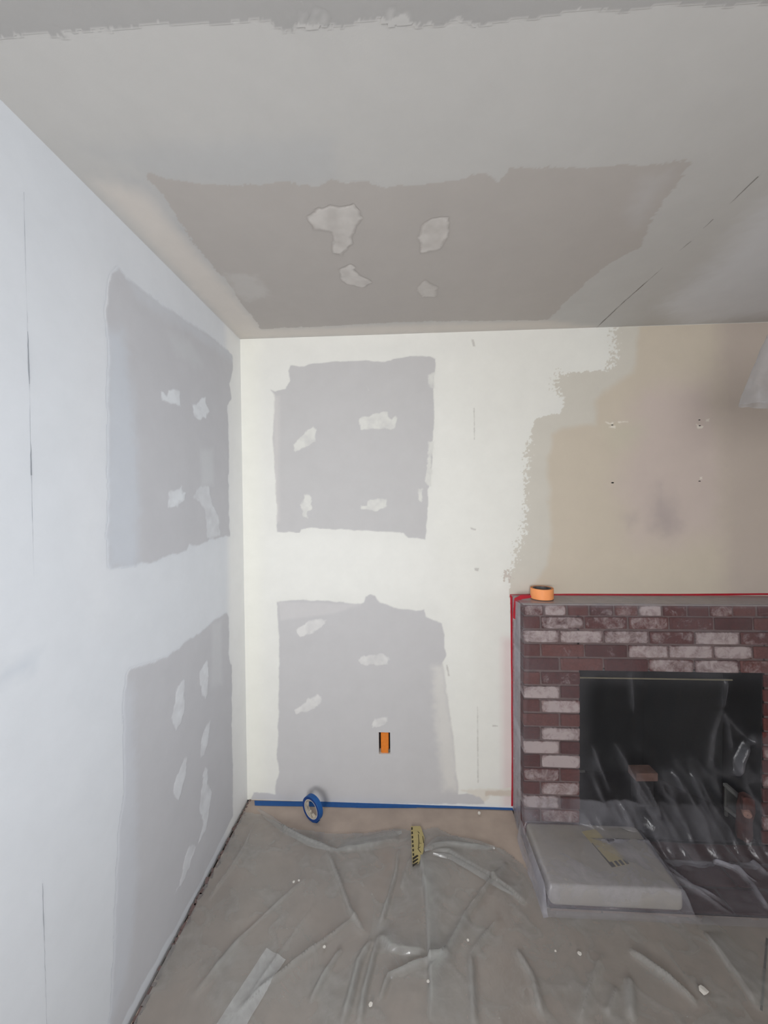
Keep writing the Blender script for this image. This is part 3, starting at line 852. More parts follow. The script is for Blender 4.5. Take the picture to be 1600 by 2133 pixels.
# firebox: back, splayed cheeks, top, floor
BY = 2.30
bl, br = FX0 + .02, FX1 - .24
fb = MB()
def slab(mb, a, b, z0, z1, t=.012):
    a, b = np.array(a), np.array(b)
    d = b - a; L = np.hypot(*d); n = np.array([-d[1], d[0]]) / L * t
    mb.prism([tuple(a), tuple(b), tuple(b + n), tuple(a + n)], z0, z1)
slab(fb, (bl, BY), (br, BY), 0, .97); part(fb, 'firebox_back', M['soot'])
fb = MB(); slab(fb, (FX0 + .002, FY + .006), (bl, BY), 0, FZ1 - .004); part(fb, 'firebox_cheek', M['soot'])
fb = MB(); slab(fb, (br, BY), (FX1 - .003, FY + .22), 0, .97); slab(fb, (FX1 - .003, FY + .22), (FX1 - .003, FY + .006), 0, FZ1 - .004); part(fb, 'firebox_cheek', M['soot'])
fb = MB(); fb.box(((FX0 + FX1) / 2, 2.10, .985), (FX1 - FX0 + .05, .42, .02)); part(fb, 'firebox_top', M['soot'])
fb = MB(); fb.box(((FX0 + FX1) / 2, (BY + FY) / 2 + .05, -.004), (FX1 - FX0 - .004, BY - FY + .06, .008)); part(fb, 'firebox_floor', M['ash'])
part(MB().box((bl + .11, BY - .012, .006), (.20, .012, .010), .002), 'ash_ledge', M['steel'])
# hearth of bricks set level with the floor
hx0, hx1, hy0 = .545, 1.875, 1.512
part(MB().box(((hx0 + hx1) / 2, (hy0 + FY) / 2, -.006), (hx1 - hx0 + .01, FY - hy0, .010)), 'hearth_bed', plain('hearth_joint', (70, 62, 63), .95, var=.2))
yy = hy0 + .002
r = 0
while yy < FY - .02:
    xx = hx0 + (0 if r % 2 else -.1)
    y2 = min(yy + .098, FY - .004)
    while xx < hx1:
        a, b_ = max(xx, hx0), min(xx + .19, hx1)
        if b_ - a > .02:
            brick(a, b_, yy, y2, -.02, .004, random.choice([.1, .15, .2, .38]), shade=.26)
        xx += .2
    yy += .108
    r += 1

# ---------------------------------------------------------------- things in the firebox
def at_floor(px, py, z=0.0): return on_plane(px, py, 2, z)
c = on_plane(1349, 1621, 1, 2.02)
fbk = empty('firebrick', (c[0], c[1] + .04, .0002), (0, 0, .05))
tag(fbk, 'dull pinkish brick lying on a black block in the firebox', 'brick')
zt = float(c[2]) + .020
MB().box((0, 0, zt - .021), (.112, .07, .042), .004, seg=2).build('brick', M['firebrick'], fbk)
MB().box((0, .004, (zt - .043) / 2), (.085, .055, zt - .043), .003).build('block', M['ash'], fbk)
# pale rack and log at the right end of the opening
gr = empty('fire_grate', (1.59, 1.90, 0))
tag(gr, 'pale metal rack at the right end of the dark opening', 'fire grate')
def rail(name, p0, y0, p1, y1, w, h):
    a = Vector(on_plane(*p0, 1, y0)); b = Vector(on_plane(*p1, 1, y1))
    for q in (a, b): q.x = min(q.x, FX1 - .024)
    d = b - a
    o = MB().box((0, 0, 0), (d.length, w, h), .003, seg=2).build(name, M['palemetal'], gr)
    o.location = (a + b) / 2 - gr.location
    o.rotation_euler = d.to_track_quat('X', 'Z').to_euler()
    return a, b
a1, b1 = rail('rail', (1532, 1634), 2.005, (1560, 1662), 1.915, .020, .016)
a2, b2 = rail('rail', (1527, 1683), 1.995, (1556, 1704), 1.915, .022, .018)
for (t_, q) in ((a1, a2), (b1, b2)):
    c3 = (t_ + q) / 2
    MB().box((0, 0, 0), (.010, .010, max(abs(t_.z - q.z), .02)), .002).build('post', M['steel'], gr).location = c3 - gr.location
    MB().box((0, 0, 0), (.012, .012, max(q.z, .01)), .002).build('leg', M['steel'], gr).location = Vector((q.x, q.y, q.z / 2)) - gr.location
MB().box((0, 0, 0), (.006, abs(a1.y - b1.y) * .9, abs(a1.z - a2.z) * .8), .001).build('side_plate', M['steel'], gr).location = (a1 + b1 + a2 + b2) / 4 + Vector((.004, 0, 0)) - gr.location
c = on_plane(1581, 1690, 1, 1.845)
lg = empty('log', (min(float(c[0]), FX1 - .040), 1.868, 0.0005))
tag(lg, 'reddish brown log stub with a pale cut spot beside the right fireplace jamb', 'log')
zc = float(c[2])
mb = MB(); mb.lathe([(.002, 0), (.030, .0), (.032, .03), (.028, .09), (.031, .14), (.029, zc + .045), (.024, zc + .056), (.002, zc + .050)], 20, closed=False)
for v_ in mb.bm.verts:
    f_ = .92 + .26 * math.sin(v_.co.x * 140 + v_.co.z * 60) * math.cos(v_.co.y * 110 + v_.co.z * 45)
    v_.co.x *= f_; v_.co.y *= f_
mb.build('bark', M['brown'], lg, True)
mb = MB(); mb.lathe([(.002, .034), (.015, .033), (.018, .028), (.018, .0), (.002, .0)], 16, closed=False)
o = mb.build('cut_end', M['woodend'], lg, True)
o.rotation_euler = (math.radians(90), 0, math.radians(-25)); o.location = (-.004, -.004, zc - .012)

# ---------------------------------------------------------------- box under the film on the hearth
bxr = float(at_floor(1418, 1893)[0])
bxl = .548
byf = float(at_floor(1300, 1903)[1]) + .004
byb = FY - .012
BH = .082
cb_ = empty('cardboard_box', ((bxl + bxr) / 2, (byf + byb) / 2, 0.006))
tag(cb_, 'flat beige box lying under plastic in front of the left fireplace jamb', 'box')
MB().box((0, 0, BH / 2), (bxr - bxl, byb - byf, BH), .022, seg=4).build('carton', M['box'], cb_, True)
BZ = BH + .006
# printed label across its lid
quad = [(1212, 1733), (1240, 1728), (1312, 1800), (1275, 1808)]
P = [at_floor(x, y, BZ) for x, y in quad]
loc = [(p[0] - (bxl + bxr) / 2, p[1] - (byf + byb) / 2) for p in P]
yl = MB().prism(loc, BH + .0008, BH + .0022).build('hazard_label', M['yellow'], cb_)
yl['label'] = 'yellow strip with black bars at its near end'
mb = MB()
for k in range(4):
    t = k / 4 + .08
    a = np.array(loc[3]) * (1 - t) + np.array(loc[2]) * t
    d = (np.array(loc[0]) - np.array(loc[3])); d = d / np.hypot(*d)
    e2 = np.array(loc[2]) - np.array(loc[3])
    mb.prism([tuple(a), tuple(a + e2 * .14), tuple(a + e2 * .14 + d * .022), tuple(a + d * .022)], BH + .0022, BH + .0030)
a, b = np.array(loc[3]), np.array(loc[0]); e2 = (np.array(loc[2]) - a) * .10
mb.prism([tuple(a), tuple(a + e2), tuple(a * .35 + b * .65 + e2 * .4), tuple(a * .35 + b * .65)], BH + .0022, BH + .0030)
mb.build('black_bar', M['black'], yl)

# ---------------------------------------------------------------- red, blue and other tape strips
def ribbon(name, pts, mat, label, normal, thick=.0008, jit=.0012, group=None):
    """a strip of tape between two edge polylines; pts = list of (edge_a, edge_b) 3-D pairs"""
    n = len(pts)
    Va = np.array([p[0] for p in pts], float); Vb = np.array([p[1] for p in pts], float)
    tt = np.linspace(0, 1, 40)
    ti = np.linspace(0, 1, n)
    Va = np.stack([np.interp(tt, ti, Va[:, k]) for k in range(3)], 1)
    Vb = np.stack([np.interp(tt, ti, Vb[:, k]) for k in range(3)], 1)
    dv = Vb - Va; wl = np.linalg.norm(dv, axis=1, keepdims=True); dv = dv / wl
    Va = Va + dv * (jit * fbm(tt * 9, tt * 0 + len(label), 2.0, 3))[:, None]
    Vb = Vb + dv * (jit * fbm(tt * 9, tt * 0 + 7.7, 4.0, 3))[:, None]
    nn = np.array(normal, float)
    lift = (np.abs(fbm(tt * 12, tt * 0 + 3.3, 6.0, 3)) * .0012)[:, None] * nn
    V = np.stack([Va + lift, Vb + lift, Vb + lift + nn * thick, Va + lift + nn * thick], 1).reshape(-1, 3)
    F = []
    for i in range(39):
        for k in range(4):
            F.append((i * 4 + k, i * 4 + (k + 1) % 4, (i + 1) * 4 + (k + 1) % 4, (i + 1) * 4 + k))
    F.append((0, 3, 2, 1)); F.append((156, 157, 158, 159))
    me = np_mesh(name, V, np.array(F), smooth=False)
    bm = bmesh.new(); bm.from_mesh(me); bmesh.ops.recalc_face_normals(bm, faces=bm.faces[:]); bm.to_mesh(me); bm.free()
    o = link(name, me, mat)
    return tag(o, label, 'tape', group)
wl_ = lambda px, py: np.array(on_plane(px, py, 1, D - .003))
ribbon('tape_strip', [(wl_(1062, 1238), wl_(1062, 1244)), (wl_(1110, 1237), wl_(1110, 1244)), (wl_(1250, 1237), wl_(1250, 1243)), (wl_(1420, 1237), wl_(1420, 1241)), (wl_(1600, 1236), wl_(1600, 1239)), (wl_(1680, 1236), wl_(1680, 1239))],
       M['red'], 'red masking tape running along the wall above the brick mantel', (0, -1, 0))
ribbon('tape_strip', [(wl_(1063, 1243), wl_(1068, 1243)), (wl_(1064, 1340), wl_(1069, 1340)), (wl_(1065, 1460), wl_(1070, 1460)), (wl_(1066, 1580), wl_(1070, 1580)), (wl_(1065, 1679), wl_(1070, 1679))],
       M['red'], 'red masking tape running down the wall left of the brick', (0, -1, 0))
qf = lambda px, py: np.array(on_plane(px, py, 1, FY + .06))
ribbon('tape_strip', [(qf(1106, 1240), qf(1107, 1245)), (qf(1084, 1240), qf(1088, 1248)), (qf(1072, 1246), qf(1080, 1252)), (qf(1069, 1270), qf(1076, 1270)), (qf(1069, 1287), qf(1074, 1291))],
       M['red'], 'short bent piece of red tape at the film\'s top left corner', (-.3, -.7, .4))
gf = lambda px, py: np.array(on_plane(px, py, 2, .0012))
ribbon('tape_strip', [(gf(530, 1668), gf(531, 1678)), (gf(640, 1670), gf(640, 1680)), (gf(760, 1671), gf(760, 1683)), (gf(868, 1673), gf(868, 1683))],
       M['blue'], 'blue tape on the floor edge behind the standing tape roll', (0, 0, 1))
gf2 = lambda px, py: np.array(on_plane(px, py, 2, .0024))
ribbon('tape_strip', [(gf2(742, 1671), gf2(742, 1681)), (gf2(840, 1673), gf2(840, 1682)), (gf2(960, 1677), gf2(960, 1684)), (gf2(1066, 1681), gf2(1070, 1688))],
       M['blue'], 'blue tape on the floor edge from mid wall to the brick', (0, 0, 1))

# ---------------------------------------------------------------- tape rolls
def tape_roll(name, ro, ri, wd, tape, edge, core, label):
    t = empty(name)
    tag(t, label, 'tape roll')
    h = wd / 2
    mb = MB().lathe([(ri + .0035, -h), (ro - .001, -h), (ro, -h + .001), (ro, h - .001), (ro - .001, h), (ri + .0035, h)], 64)
    o = mb.build('tape', tape, t, True)
    o.data.materials.append(edge)
    for p in o.data.polygons:
        if abs(p.normal.z) > .8: p.material_index = 1
    mb = MB().lathe([(ri, -h + .0005), (ri + .0034, -h + .0005), (ri + .0034, h - .0005), (ri, h - .0005)], 64)
    mb.build('core', core, t, True)
    return t
tb = tape_roll('tape_roll', .0600, .0430, .026, M['blue'], M['bluedark'], M['core'], 'blue masking tape roll standing on its edge by the back wall')
c = at_floor(651, 1710)
tb.location = (c[0], c[1] + .006, .0615)
tb.rotation_euler = (math.radians(90), 0, math.radians(-33))
# loose tab and torn plastic wrap inside its core
mb = MB().box((0, .0606, .0), (.045, .0012, .024), .0004)
o = mb.build('tape_end', M['blue'], tb); o.rotation_euler = (0, 0, math.radians(200))
mb = MB()
for k in range(7):
    a = math.radians(175 + k * 17)
    mb.box((.038 * math.cos(a), .038 * math.sin(a), random.uniform(-.004, .006)), (.020, .003, .012), rot=Matrix.Rotation(a + random.uniform(.4, 2.0), 3, 'Z') @ Matrix.Rotation(random.uniform(-.5, .5), 3, 'X'))
o = mb.build('torn_wrapper', M['core'], tb); o['label'] = 'torn pale wrapper inside the core'
MZ = TOP + .0085
to = tape_roll('tape_roll', .0530, .0395, .050, M['orange'], M['orangeedge'], M['coredark'], 'orange masking tape roll lying flat on the mantel')
c = on_plane(1129, 1246, 2, MZ)
to.location = (c[0], min(c[1], 1.925), MZ + .026)
# ---------------------------------------------------------------- caution label on the floor
c = at_floor(866, 1762, .004)
cl = empty('caution_label', (c[0], c[1], .0))
tag(cl, 'yellow caution label with black slanted stripes between plastic folds', 'label')
q = [(856, 1722), (876, 1722), (884, 1745), (882, 1775), (872, 1800), (859, 1800)]
P = [np.array(at_floor(x, y, .012))[:2] - c[:2] for x, y in q]
MB().prism([tuple(p) for p in P], .0135, .0150).build('label_sheet', M['yellow'], cl)
mb = MB()
def mark(quad, z=.0150):
    mb.prism([tuple(np.array(at_floor(x, y, z))[:2] - c[:2]) for x, y in quad], z, z + .0008)
for k in range(7):
    y = 1724 + k * 9
    x = 856.5 + k * .5
    mark([(x, y), (x + 3, y - 1), (x + 3.4, y + 4), (x + .4, y + 5)])
for k in range(3):
    y = 1786 + k * 7
    mark([(859.5, y + 1), (869 + k, y - 5), (872 - k * .5, y - 3), (860, y + 6)])
mb.build('black_stripe', M['black'], cl)
mb = MB()
for a, b in [((871, 1738), (872, 1756)), ((872, 1756), (877, 1757)), ((872, 1756), (871, 1766)), ((870, 1768), (876, 1776)), ((870, 1768), (875, 1764)), ((880, 1742), (882, 1756)), ((870, 1732), (873, 1736))]:
    mark([a, (a[0] + 1.3, a[1]), (b[0] + 1.3, b[1]), b])
mb.build('printed_mark', M['black'], cl)

# ---------------------------------------------------------------- plastic over the floor
def creases(x, y, items):
    h = np.zeros(x.shape)
    for kind, amp, wid, pts in items:
        wid = wid * .72
        d, s, fr = line_d(x, y, pts)
        ends = np.clip(np.minimum(fr, 1 - fr) * 6, 0, 1) ** .5
        d = d * (1 + .25 * fbm(x * 20, y * 20, amp * 1000, 2))
        if kind == 'r':       # ridge
            h += amp * ends * np.exp(-(d / wid) ** 2)
        elif kind == 'v':     # sharp crease
            h += amp * ends * np.exp(-d / wid)
        else:                 # fold edge: high on one side, falling off slowly
            sd = d * s * (1 if kind == 'l' else -1)
            h += amp * ends * np.where(sd > 0, np.exp(-sd / (wid * 6)), np.exp(-(sd / (wid * .35)) ** 2))
    return h

def fpts(pl): return [tuple(at_floor(x, y, .004)[:2]) for x, y in pl]
CR_ITEMS = [
    ('r', .016, .012, fpts(Z3([(190, 205), (300, 290), (420, 350), (560, 398)]))),
    ('l', .014, .012, fpts(Z3([(565, 402), (700, 392), (820, 368), (905, 345)]))),
    ('r', .014, .011, fpts(Z3([(905, 390), (890, 520), (850, 660), (805, 800)]))),
    ('l', .016, .012, fpts(Z3([(1015, 400), (1045, 600), (1060, 760), (1068, 960), (1070, 1130), (1075, 1330)]))),
    ('v', .008, .010, fpts(Z3([(965, 430), (920, 600)]))),
    ('r', .011, .012, fpts(Z3([(520, 400), (590, 580), (640, 720), (730, 860)]))),
    ('v', .012, .012, fpts(Z3([(690, 742), (560, 850), (400, 960), (200, 1120), (40, 1270)]))),
    ('r', .012, .014, fpts(Z3([(760, 880), (690, 1000), (640, 1200), (600, 1340)]))),
    ('r', .010, .012, fpts(Z3([(600, 930), (500, 1080), (430, 1220)]))),
    ('r', .012, .012, fpts(Z3([(800, 860), (760, 1000), (720, 1160), (690, 1340)]))),
    ('l', .014, .012, fpts(Z3([(800, 860), (860, 935), (960, 955), (1060, 960)]))),
    ('v', .014, .014, fpts(Z3([(1485, 465), (1380, 590), (1270, 740), (1200, 880), (1120, 1010), (1065, 1090)]))),
    ('l', .014, .012, fpts(Z3([(1080, 405), (1170, 412), (1260, 465), (1400, 545), (1600, 690)]))),
    ('r', .012, .010, fpts(Z3([(1060, 372), (1240, 372), (1410, 385)]))),
    ('r', .010, .014, fpts(Z3([(1290, 950), (1300, 1150), (1310, 1340)]))),
    ('v', .010, .012, fpts(Z3([(1450, 760), (1350, 880), (1290, 960)]))),
    ('r', .012, .012, fpts(Z3([(1180, 960), (1000, 1010), (850, 1080), (800, 1220)]))),
    ('r', .012, .014, fpts(Z2([(770, 1085), (1000, 1250), (1190, 1420)]))),
    ('l', .010, .012, fpts(Z2([(1215, 980), (1400, 1230), (1540, 1440)]))),
    ('v', .010, .010, fpts(Z2([(620, 1110), (545, 1300), (480, 1530)]))),
    ('v', .008, .010, fpts(Z2([(700, 1320), (640, 1480)]))),
    ('r', .010, .016, fpts(Z2([(780, 1250), (790, 1520)]))),
    ('r', .010, .014, fpts(Z2([(100, 1080), (200, 1250), (260, 1500)]))),
    ('r', .010, .010, fpts([(505, 1700), (440, 1800), (380, 1900), (300, 2060)])),
    ('v', .008, .008, fpts([(540, 1705), (500, 1780), (430, 1880)])),
    ('r', .008, .014, fpts([(640, 1830), (500, 1960), (400, 2080)])),
    ('v', .006, .010, fpts([(660, 1880), (520, 2080)])),
]
res = .007
edge_px = [(512, 1692), (548, 1697), (590, 1722), (640, 1728), (700, 1738), (760, 1737), (800, 1730), (835, 1724), (868, 1732), (905, 1722), (940, 1738), (1000, 1758), (1050, 1768), (1090, 1800), (1150, 1895), (1330, 1905), (1620, 1915), (1750, 1930)]
E_ = fpts(edge_px)
poly = [(-A + .020, E_[0][1])] + E_ + [(2.0, .55), (2.0, .30), (-A + .012, .30), (-A + .014, 1.2), (-A + .018, 1.7)]
us = np.arange(-A + .008, 2.0, res); vs = np.arange(.30, 1.97, res)
u, v = np.meshgrid(us, vs, indexing='ij')
sd = poly_sd(u, v, poly) + .006 * fbm(u * 16, v * 16, 4.4, 3)
keepv = sd < 0
hgt = .0045 + .0045 * (fbm(u * 4.5, v * 4.5, 1.1, 3) + .5) + .0022 * np.abs(fbm(u * 15 + v * 9, v * 15 - u * 6, 2.2, 3))
dd, ss, ff = line_d(u + v * .5, v - u * .35, [(0, 0), (0, 2)])
crz = creases(u, v, CR_ITEMS)
fine = 1 - np.abs(fbm(u * 7 + v * 5, v * 7 - u * 3, 12.2, 3)) * 2.4
hgt = hgt + (1.45 * crz + .0020 * np.maximum(fine, 0) ** 3) * sstep(0, .02, -sd)
hgt = .0045 + np.log1p(np.exp((hgt - .0045) / .0012)) * .0012
fmilk = 1 + .75 * np.clip(crz / .012, 0, 1) ** 1.5 + .30 * np.maximum(fine, 0) ** 4 + .12 * fbm(u * 2.2, v * 2.2, 17., 3)  # crease highlights painted in as whiter film
kp = keepv[:-1, :-1] & keepv[1:, :-1] & keepv[:-1, 1:] & keepv[1:, 1:]
f = grid_faces(len(us), len(vs), kp)
vv, f, fm = compact(np.stack([u, v, hgt], -1).reshape(-1, 3), f, fmilk.reshape(-1, 1) * np.ones(3))
dc = link('drop_cloth', np_mesh('drop_cloth', vv, f, fm), M['filmB'])
tag(dc, 'wrinkled milky plastic drop cloth spread over the floor paper', 'drop cloth')
def floor_h(x, y):
    i = int(np.clip(round((x - us[0]) / res), 0, len(us) - 1)); j = int(np.clip(round((y - vs[0]) / res), 0, len(vs) - 1))
    return float(hgt[max(i - 2, 0):i + 3, max(j - 2, 0):j + 3].max())
# folded-over edge strips lying on the cloth
def fold(px, wpx, h0, label):
    Pl = fpts(px)
    P = np.array(Pl); n = 40
    seg = np.hypot(*(P[1:] - P[:-1]).T); cum = np.concatenate([[0], np.cumsum(seg)])
    t = np.linspace(0, cum[-1], n)
    x, y = np.interp(t, cum, P[:, 0]), np.interp(t, cum, P[:, 1])
    dx, dy = np.gradient(x), np.gradient(y); l = np.hypot(dx, dy); dx, dy = dx / l, dy / l
    rows = []
    m_ = 9
    for k in range(m_):
        a = k / (m_ - 1)
        wv = wpx * np.clip(np.minimum(t / cum[-1], 1 - t / cum[-1]) * 5, .15, 1) ** .6
        z = h0 + .010 * math.sin(a * math.pi) + .003 * fbm(t * 10, t * 0 + a * 2, 8.1, 2)
        rows.append(np.stack([x - dy * wv * (a - .5), y + dx * wv * (a - .5), z], 1))
    V = np.stack(rows, 1).reshape(-1, 3)
    return V, grid_faces(n, m_)
for px, wd in [(Z3([(150, 180), (300, 290), (430, 358), (580, 400)]), .035), (Z3([(575, 400), (700, 350), (830, 320), (920, 300)]), .05), (Z3([(1040, 400), (1130, 345), (1260, 350), (1420, 385)]), .05), (Z3([(1090, 420), (1180, 430), (1270, 480), (1400, 560), (1520, 640)]), .03)]:
    V, f = fold(px, wd, .010, '')
    o = link('folded_edge', np_mesh('folded_edge', V, f), M['filmB'], dc)

# strip of clear tape holding the cloth
ta, tb2 = at_floor(575, 1985, .014), at_floor(470, 2150, .014)
dv = Vector(tb2 - ta); L = dv.length
g = 24
uu = np.linspace(0, L, g * 2); vv_ = np.linspace(-.042, .042, g)
U, V = np.meshgrid(uu, vv_, indexing='ij')
ex = np.array([dv.x, dv.y]) / math.hypot(dv.x, dv.y); ey = np.array([-ex[1], ex[0]])
X, Y = ta[0] + ex[0] * U + ey[0] * V, ta[1] + ex[1] * U + ey[1] * V
def hbil(X, Y):
    i = np.clip(np.round((X - us[0]) / res).astype(int), 0, len(us) - 1); j = np.clip(np.round((Y - vs[0]) / res).astype(int), 0, len(vs) - 1)
    return hgt[i, j]
Zt = hbil(X, Y) + .0030
o = link('tape_strip', np_mesh('tape_strip', np.stack([X, Y, Zt], -1).reshape(-1, 3), grid_faces(g * 2, g)), M['filmT'])
tag(o, 'broad pale translucent tape stuck on the floor plastic, bottom left of centre', 'tape')

# ---------------------------------------------------------------- plastic over the fireplace
def G(x, y):
    """height of what lies on the hearth, smoothed as film would drape it"""
    d = np.maximum(np.maximum(bxl - x, x - bxr), np.maximum(byf - y, y - byb))
    k = 1 - sstep(-.004, .030, d)
    return .010 + k * (BH + .004)
nx = 205
X0, X1 = .528, 1.95
xs = np.linspace(X0, X1, nx)
prof = []
for t in np.linspace(0, 1, 26): prof.append((D - .004 - t * (D - .004 - (FY - .010)), TOP + .007, 0.))       # over the mantel
for t in np.linspace(.02, 1, 120): prof.append((FY - .011 - .004 * t, TOP + .005 - t * (TOP - .20), 1.))      # hanging down the face
ft = np.linspace(.03, 1, 26)
for t in ft: prof.append((FY - .015 - .085 * t ** 1.8, .205 - .193 * (1 - (1 - t) ** 1.6), 2.))                # flaring to the hearth
for t in np.linspace(.02, 1, 60): prof.append((FY - .100 - t * (FY - .100 - 1.462), .012 - .006 * t, 3.))       # across the hearth
prof = np.array(prof)
npf = len(prof)
X, PI_ = np.meshgrid(xs, np.arange(npf), indexing='ij')
Y, Zz, K = prof[PI_, 0], prof[PI_, 1], prof[PI_, 2]
s_ = np.linspace(0, 1, npf)[PI_]
arc = np.concatenate([[0], np.cumsum(np.hypot(*(prof[1:, :2] - prof[:-1, :2]).T))])[PI_]
# wrinkles: long vertical pleats, tighter toward the foot of the opening
inop = sstep(FX0 - .02, FX0 + .08, X) * (1 - sstep(FX1 - .02, FX1 + .05, X)) * sstep(FZ1 + .02, FZ1 - .1, Zz)
foot = sstep(.55, .1, Zz)
rid = lambda a, b, sd_: 1 - np.abs(fbm(a, b, sd_, 3)) * 2
pleat = .0035 * rid(X * 7 + Zz * .8, Zz * 1.3, 1.7) + .010 * inop * rid(X * 6 - Zz * 1.6, Zz * 1.6, 5.9) + .028 * inop * foot * rid(X * 12 + Zz * 5, Zz * 4.5, 8.8)
def crl(pl):  # crease given on the face plane
    return [tuple(np.array(on_plane(x, y, 1, FY))[[0, 2]]) for x, y in pl]
FCR = [('v', .022, .010, crl(Z1([(690, 1000), (740, 1080), (800, 1200), (880, 1330), (960, 1420)]))),
       ('v', .016, .010, crl(Z1([(550, 1000), (590, 1120), (660, 1280)]))),
       ('v', .012, .010, crl(Z1([(765, 560), (785, 700), (795, 820)]))),
       ('v', .018, .012, crl(Z1([(1330, 600), (1325, 790)]))),
       ('v', .016, .012, crl(Z1([(1325, 790), (1280, 950), (1250, 1150)]))),
       ('v', .016, .010, crl(Z1([(1325, 790), (1370, 900), (1390, 1050)]))),
       ('v', .014, .010, crl(Z1([(1335, 820), (1450, 940), (1560, 1040)]))),
       ('r', .030, .020, crl(Z1([(1480, 990), (1430, 1090), (1400, 1180)]))),
       ('r', .030, .025, crl(Z1([(1490, 960), (1600, 1010)]))),
       ('r', .022, .014, crl(Z1([(1130, 1160), (1200, 1330), (1230, 1400)]))),
       ('r', .020, .012, crl(Z1([(1020, 1150), (1080, 1270)]))),
       ('v', .008, .008, crl(Z1([(150, 260), (120, 700), (95, 1250)]))),
       ('v', .008, .008, crl(Z1([(180, 250), (160, 640), (140, 1000)])))]
cz_ = creases(X, Zz, FCR) * (K >= 1) * (K <= 2)
disp = (pleat + cz_) * np.where(K == 0, .15, 1) * sstep(0, .04, arc)
sag = .030 * inop * np.sin(np.clip((Zz - .12) / (FZ1 - .12), 0, 1) * math.pi)
Yv = Y + np.where((K == 1) | (K == 2), -disp + sag, 0)
Yv = np.where((K == 1) | (K == 2), np.where(inop > .3, Yv, np.minimum(Yv, FY - .007)), Yv)
Xv = X + .006 * fbm(X * 5, Zz * 3 + Y * 3, 3.9, 2) * (K > 0) * sstep(X0, X0 + .08, X)
HCR = [('v', .012, .010, fpts(Z2([(660, 330), (800, 470), (1000, 640), (1200, 760), (1390, 885)]))),
       ('r', .016, .014, fpts(Z2([(1200, 500), (1290, 570), (1400, 610), (1540, 700)]))),
       ('r', .020, .020, fpts(Z2([(1260, 500), (1360, 470), (1450, 520), (1600, 660)]))),
       ('v', .014, .012, fpts(Z2([(880, 470), (1000, 610), (1150, 720), (1330, 800)]))),
       ('v', .012, .010, fpts(Z2([(130, 250), (300, 330), (420, 400)]))),
       ('r', .010, .010, fpts(Z2([(160, 240), (400, 250), (600, 270), (900, 260)]))),
       ('r', .016, .012, fpts(Z2([(1400, 600), (1500, 700), (1600, 860)]))),
       ('v', .010, .010, fpts(Z2([(700, 310), (800, 430), (900, 440), (1000, 560)])))]
base_h = G(Xv, Yv)
onb = (base_h - .010) / BH
hz = base_h + (creases(Xv, Yv, HCR) * (1 - .6 * onb) + (.010 * (1 - .65 * onb)) * rid(Xv * 6 + Yv * 7, Yv * 8 - Xv * 3, 7.1) * .7) * (K >= 2) * sstep(1.455, 1.50, Yv)
Zv = np.where(K == 3, np.maximum(hz, .0075), np.where(K == 0, Zz + .6 * np.abs(disp), np.maximum(Zz, np.where(Yv < FY - .004, base_h, .01))))
V1 = np.stack([Xv, Yv, Zv], -1).reshape(-1, 3)
F1 = grid_faces(nx, npf)
# the film's left side, from the tape on the wall round to the brick's front corner, plus its floor skirt
ns, nz_ = 28, 120
a = np.linspace(0, 1, ns); zz = np.linspace(0.006, TOP + .006, nz_)
Aa, Zs = np.meshgrid(a, zz, indexing='ij')
Xs = .5395 - .0115 * sstep(0, .75, Aa) - .004 * np.sin(Aa * math.pi) * rid(Zs * 1.5, Aa * 5, 2.9) - .004 * np.exp(-((Aa - .3 - .35 * Zs) / .06) ** 2)
Ys = D - .004 - Aa * (D - .004 - (FY - .013))
V2 = np.stack([Xs, Ys, Zs], -1).reshape(-1, 3)
F2 = grid_faces(ns, nz_) + len(V1)
ns2, nz2 = 50, 22          # side of the hearth, from the box edge down to the floor
a = np.linspace(0, 1, ns2); b = np.linspace(0, 1, nz2)
Aa, Bb = np.meshgrid(a, b, indexing='ij')
Ysk = FY - .013 - Aa * (FY - .013 - 1.462)
topz = G(np.full(Aa.shape, bxl + .01), Ysk)
Xk = .528 - .020 * Bb + .004 * fbm(Aa * 8, Bb * 2, 6.6, 2) * Bb
Zk = .0055 + (topz - .0055) * (1 - Bb) ** 1.3
V3 = np.stack([Xk, Ysk, Zk], -1).reshape(-1, 3)
F3 = grid_faces(ns2, nz2) + len(V1) + len(V2)
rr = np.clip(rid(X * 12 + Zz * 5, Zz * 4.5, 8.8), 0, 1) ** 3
crease_glint = np.clip(cz_ / .014, 0, 1)  # light caught by the creases, put into the film's milkiness
openmk = .05 + .45 * crease_glint + inop * foot * (.8 * rr + .06)  # bright streaks low in the opening are painted as milk too
mk1 = np.where(K >= 2, np.where(K >= 3, .88 + .52 * onb * (1 + .9 * fbm(Xv * 9, Yv * 9, 31., 4)), .45 + .5 * onb + .5 * rr), .38 * (1 - inop) + openmk * inop + .5 * crease_glint * (1 - inop))
mk1 = mk1 + np.where(K == 3, 1.2 * np.clip(creases(Xv, Yv, HCR) / .012, 0, 1), 0)  # hearth crease highlights, painted as milkier film
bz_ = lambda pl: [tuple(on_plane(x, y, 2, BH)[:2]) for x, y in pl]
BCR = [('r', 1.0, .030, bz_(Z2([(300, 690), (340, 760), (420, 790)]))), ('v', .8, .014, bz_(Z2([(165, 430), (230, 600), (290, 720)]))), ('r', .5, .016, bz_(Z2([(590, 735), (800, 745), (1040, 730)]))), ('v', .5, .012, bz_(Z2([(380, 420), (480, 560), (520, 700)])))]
mk1 = mk1 + np.where(K == 3, .55 * np.clip(creases(Xv, Yv, BCR), 0, 1) * onb, 0)  # crumple highlights over the box, likewise painted as milk
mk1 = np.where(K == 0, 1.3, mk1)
mk_ = np.concatenate([mk1.ravel(), np.full(len(V2), 2.0), np.full(len(V3), 2.0)])
